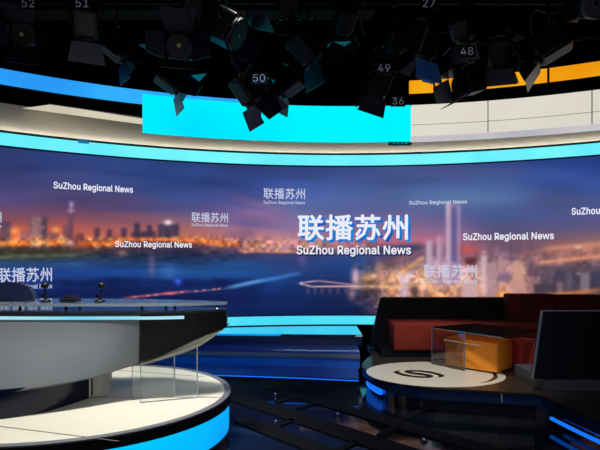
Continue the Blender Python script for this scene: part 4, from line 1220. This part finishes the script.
def lamp(px, py, d, yaw, tilt, size, label, number=None, numpos=None, lens='lens', flaps=(50, 50, 40, 40), flapmat=('flap',) * 4, roll=0, ring=None, name='studio_lamp'):
    """studio lamp: body centre at photo (px, py) at depth d; beam direction yaw (0 = towards the wall), tilt below level"""
    c_ = Vector(at_(px, py, d))
    yp = min((4.4, 5.0, 5.6), key=lambda v: abs(v - d))
    t = thing(name, label, 'studio lamp', (c_.x, c_.y, c_.z), 'studio lamps of the overhead rig')
    mx = Matrix.Translation(c_) @ Euler((0, 0, math.radians(yaw)), 'XYZ').to_matrix().to_4x4() @ Euler((math.radians(-tilt), 0, 0), 'XYZ').to_matrix().to_4x4() @ Euler((0, math.radians(roll), 0)).to_matrix().to_4x4() @ Matrix.Scale(size, 4)
    toY = Euler((math.radians(-90), 0, 0)).to_matrix().to_4x4()         # lathe z -> beam axis y
    # body: ribbed housing
    bm = bmesh.new()
    box(bm, -.115, .115, -.17, .10, -.12, .12, .03, mx)
    for i in range(4):
        box(bm, -.09, .09, -.14 + i * .06, -.115 + i * .06, .115, .145, 0, mx)
    obj('housing', bm, M['rig'], t)
    bm = bmesh.new(); lathe(bm, [(.10, .095), (.125, .10), (.125, .135), (.105, .14)], 28, mx @ toY); obj('lens_ring', bm, M[ring] if ring else M['rig'], t)
    bm = bmesh.new(); lathe(bm, [(.104, .118), (.104, .128), (.085, .134), (.083, .130), (.06, .137), (.058, .132), (.03, .139), (.01, .141)], 28, mx @ toY); obj('lens', bm, M[lens], t)
    # barn doors
    for k_, (sx, sz) in enumerate(((0, 1), (0, -1), (1, 0), (-1, 0))):
        if flaps[k_] is None:
            continue
        a_ = math.radians(flaps[k_])
        bm = bmesh.new()
        L, w0, w1 = .19, .13, (.17 if sz else .09)
        q = [(-w0, 0), (w0, 0), (w1, L), (-w1, L)]
        vv = []
        for off in (0, .006):
            row = []
            for u, v in q:
                yy = .135 + v * math.cos(a_) - off * math.sin(a_)
                rr = .13 + v * math.sin(a_) + off * math.cos(a_)
                row.append(bm.verts.new(mx @ Vector((u if sz else sx * rr, yy, sz * rr if sz else u))))
            vv.append(row)
        bm.faces.new(vv[0]); bm.faces.new(vv[1])
        for i in range(4):
            bm.faces.new((vv[0][i], vv[0][(i + 1) % 4], vv[1][(i + 1) % 4], vv[1][i]))
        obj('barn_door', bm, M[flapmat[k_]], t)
    # yoke and clamp, hung from the pipe
    my = Matrix.Translation(c_) @ Euler((0, 0, math.radians(yaw))).to_matrix().to_4x4() @ Matrix.Scale(size, 4)
    bm = bmesh.new(); tube(bm, [my @ Vector(p) for p in ((-.14, 0, 0), (-.15, 0, .12), (-.12, 0, .22), (0, 0, .24), (.12, 0, .22), (.15, 0, .12), (.14, 0, 0))], .012 * size, 6); obj('yoke', bm, M['rig'], t)
    topz = c_.z + .24 * size
    bm = bmesh.new(); tube(bm, [(c_.x, c_.y, topz), (c_.x, c_.y, (topz + ZP) / 2), (c_.x, yp, ZP - .06), (c_.x, yp, ZP - .02)], .014, 8)
    obj('hanging_rod', bm, M['rig'], t)
    bm = bmesh.new(); box(bm, c_.x - .03, c_.x + .03, yp - .045, yp + .045, ZP - .05, ZP + .035, .008); obj('clamp', bm, M['rig'], t)
    # cable loop
    bm = bmesh.new(); tube(bm, [my @ Vector(p) for p in ((.02, -.16, .02), (.06, -.26, .02), (.10, -.28, .12), (.08, -.2, .24), (.02, -.08, .30))], .007, 6); obj('cable', bm, M['steel'], t)
    if number:
        nx, ny = numpos
        nd = d - .45
        p = Vector(at_(nx, ny, nd))
        v, f = text_geom(number, 0.0)
        s_ = .085 * nd / d / .51
        wdt = (v[:, 0].max() - v[:, 0].min()) * s_
        bm = bmesh.new(); box(bm, p.x - wdt / 2 - .02, p.x + wdt / 2 + .02, p.y + .004, p.y + .012, p.z - .06, p.z + .06); pl = obj('number_plate', bm, M['rig'], t)
        me_ = bpy.data.meshes.new('digits')
        co = np.stack([(v[:, 0] - v[:, 0].min()) * s_ - wdt / 2 + p.x, np.full(len(v), p.y), (v[:, 1] - .255) * s_ + p.z], 1)
        me_.from_pydata(co.tolist(), [], f); me_.materials.append(M['digit'])
        o = bpy.data.objects.new('digits', me_); C.objects.link(o); o.parent = pl
        bm = bmesh.new(); tube(bm, [(p.x, p.y + .008, p.z + .055), (c_.x, c_.y, max(topz, p.z + .08))], .006, 6)
        obj('plate_arm', bm, M['rig'], t)
    return t


F4 = ('flap',) * 4
lamp(24, 33, 4.7, 200, 30, .92, 'black studio lamp with gold mesh under the number 52 plate', '52', (28, 3), 'gold', (60, 60, 45, 45))
lamp(8, 20, 5.3, 160, 25, 1.0, 'black studio lamp in the top left corner of the rig', None)
lamp(86, 22, 4.6, 20, 38, 1.05, 'large black studio lamp hanging under the number 51 plate', '51', (82, 3), 'lens', (60, 35, 50, 50))
lamp(118, 48, 5.2, -50, 30, 1.0, 'black studio lamp between the 51 lamp and the tan lens lamp, tilted right')
lamp(180, 48, 4.7, 190, 15, 1.05, 'black studio lamp with ridged tan lens above the left end of cyan box', None, None, 'gold', (70, 30, 60, 60))
lamp(172, 80, 5.3, -60, 30, 1.0, 'black studio lamp with blue-glinting flap touching the top of the cyan box', None, None, 'lens', (45, 45, 30, 55), ('flap', 'flap_glint', 'flap', 'flap'))
lamp(192, 8, 5.5, 20, 60, 1.0, 'black studio lamp at the top edge with two blue flaps above the ridged lens lamp')
lamp(225, 28, 4.5, -100, 30, 1.25, 'black studio lamp with one long dim blue flap right of the ridged lens lamp', None, None, 'lens', (20, 40, 60, 60))
lamp(250, 90, 5.0, -60, 52, 1.15, 'black studio lamp overlapping the cyan box under the number 50 plate', '50', (259, 78), 'lens', (8, 8, 8, 42), ('flap', 'flap', 'flap', 'flap_glint'))
lamp(288, 84, 5.4, 60, 25, .95, 'black studio lamp just right of the number 50 lamp')
lamp(308, 46, 4.8, -60, 35, 1.15, 'black studio lamp with olive blue flap high above the centre of the cyan box', None, None, 'lens', (45, 40, 50, 50))
lamp(290, 6, 5.4, 0, 50, 1.0, 'black studio lamp with pale blue flap at the top edge above the centre')
lamp(379, 84, 5.1, 30, 52, .95, 'black studio lamp with square tilted flap under the number 49 plate', '49', (384, 68), 'lens', (10, 10, 12, 12), F4, 24)
lamp(396, 40, 5.5, 10, 40, 1.0, 'black studio lamp behind the number 36 plate left of the orange strip', '36', (398, 101))
lamp(423, 44, 4.8, 30, 62, 1.15, 'black studio lamp with blue-glinting flap under the number 27 plate', '27', (429, 3), 'lens', (35, 35, 25, 40), ('flap', 'flap_glint', 'flap_glint', 'flap'))
lamp(462, 26, 5.2, -30, 20, 1.05, 'black studio lamp with grey flap right of the number 27 lamp')
lamp(468, 84, 4.9, 112, 18, .95, 'black studio lamp lying across the orange strip under the number 48 plate', '48', (467, 51), 'lens', (12, 14, 30, 12))
lamp(500, 56, 5.2, -15, 62, 1.0, 'black studio lamp with pale flap dipping over the orange strip', None, None, 'lens', (20, 35, 25, 30), ('flap', 'flap_pale', 'flap', 'flap'))
lamp(548, 46, 4.9, 60, 25, 1.2, 'black studio lamp with dark blue flap just above the orange strip at right', None, None, 'lens', (60, 30, 45, 45))
lamp(586, 6, 4.4, 185, 20, 1.05, 'black studio lamp with pale lens ring in the top right corner', None, None, 'lens', (None, 60, None, None), F4, 0, 'flap_pale')
lamp(345, 20, 5.6, 10, 30, 1.0, 'black studio lamp beneath the olive beam near the centre')

for i, (pts, lab) in enumerate([([(560, 8, 5.0), (547, 12, 5.0), (535, 10, 5.0), (531, 18, 5.0), (531, 28, 5.0), (532, 40, 5.0)], 'curved tan cable hanging at top right beside the pale ring lamp'),
                                ([(370, -14, 5.2), (364, 2, 5.2), (361, 14, 5.2), (361, 24, 5.2), (364, 33, 5.2)], 'tan cable hanging below the olive beam near the centre'),
                                ([(118, -10, 5.3), (117, 12, 5.3), (116, 26, 5.3), (115, 40, 5.3)], 'tan cable hanging right of the number 51 lamp')]):
    bm = bmesh.new()
    q = [at_(*p) for p in pts]
    if i == 0:
        q = [(q[0][0], 5.0, ZP)] + q
    else:
        q = [(q[0][0], 5.0, ZP)] + q
    tube(bm, lerp_st(q, 4), .012, 6)
    tag(obj('cable', bm, M['cable']), lab, 'cable', 'hanging cables')
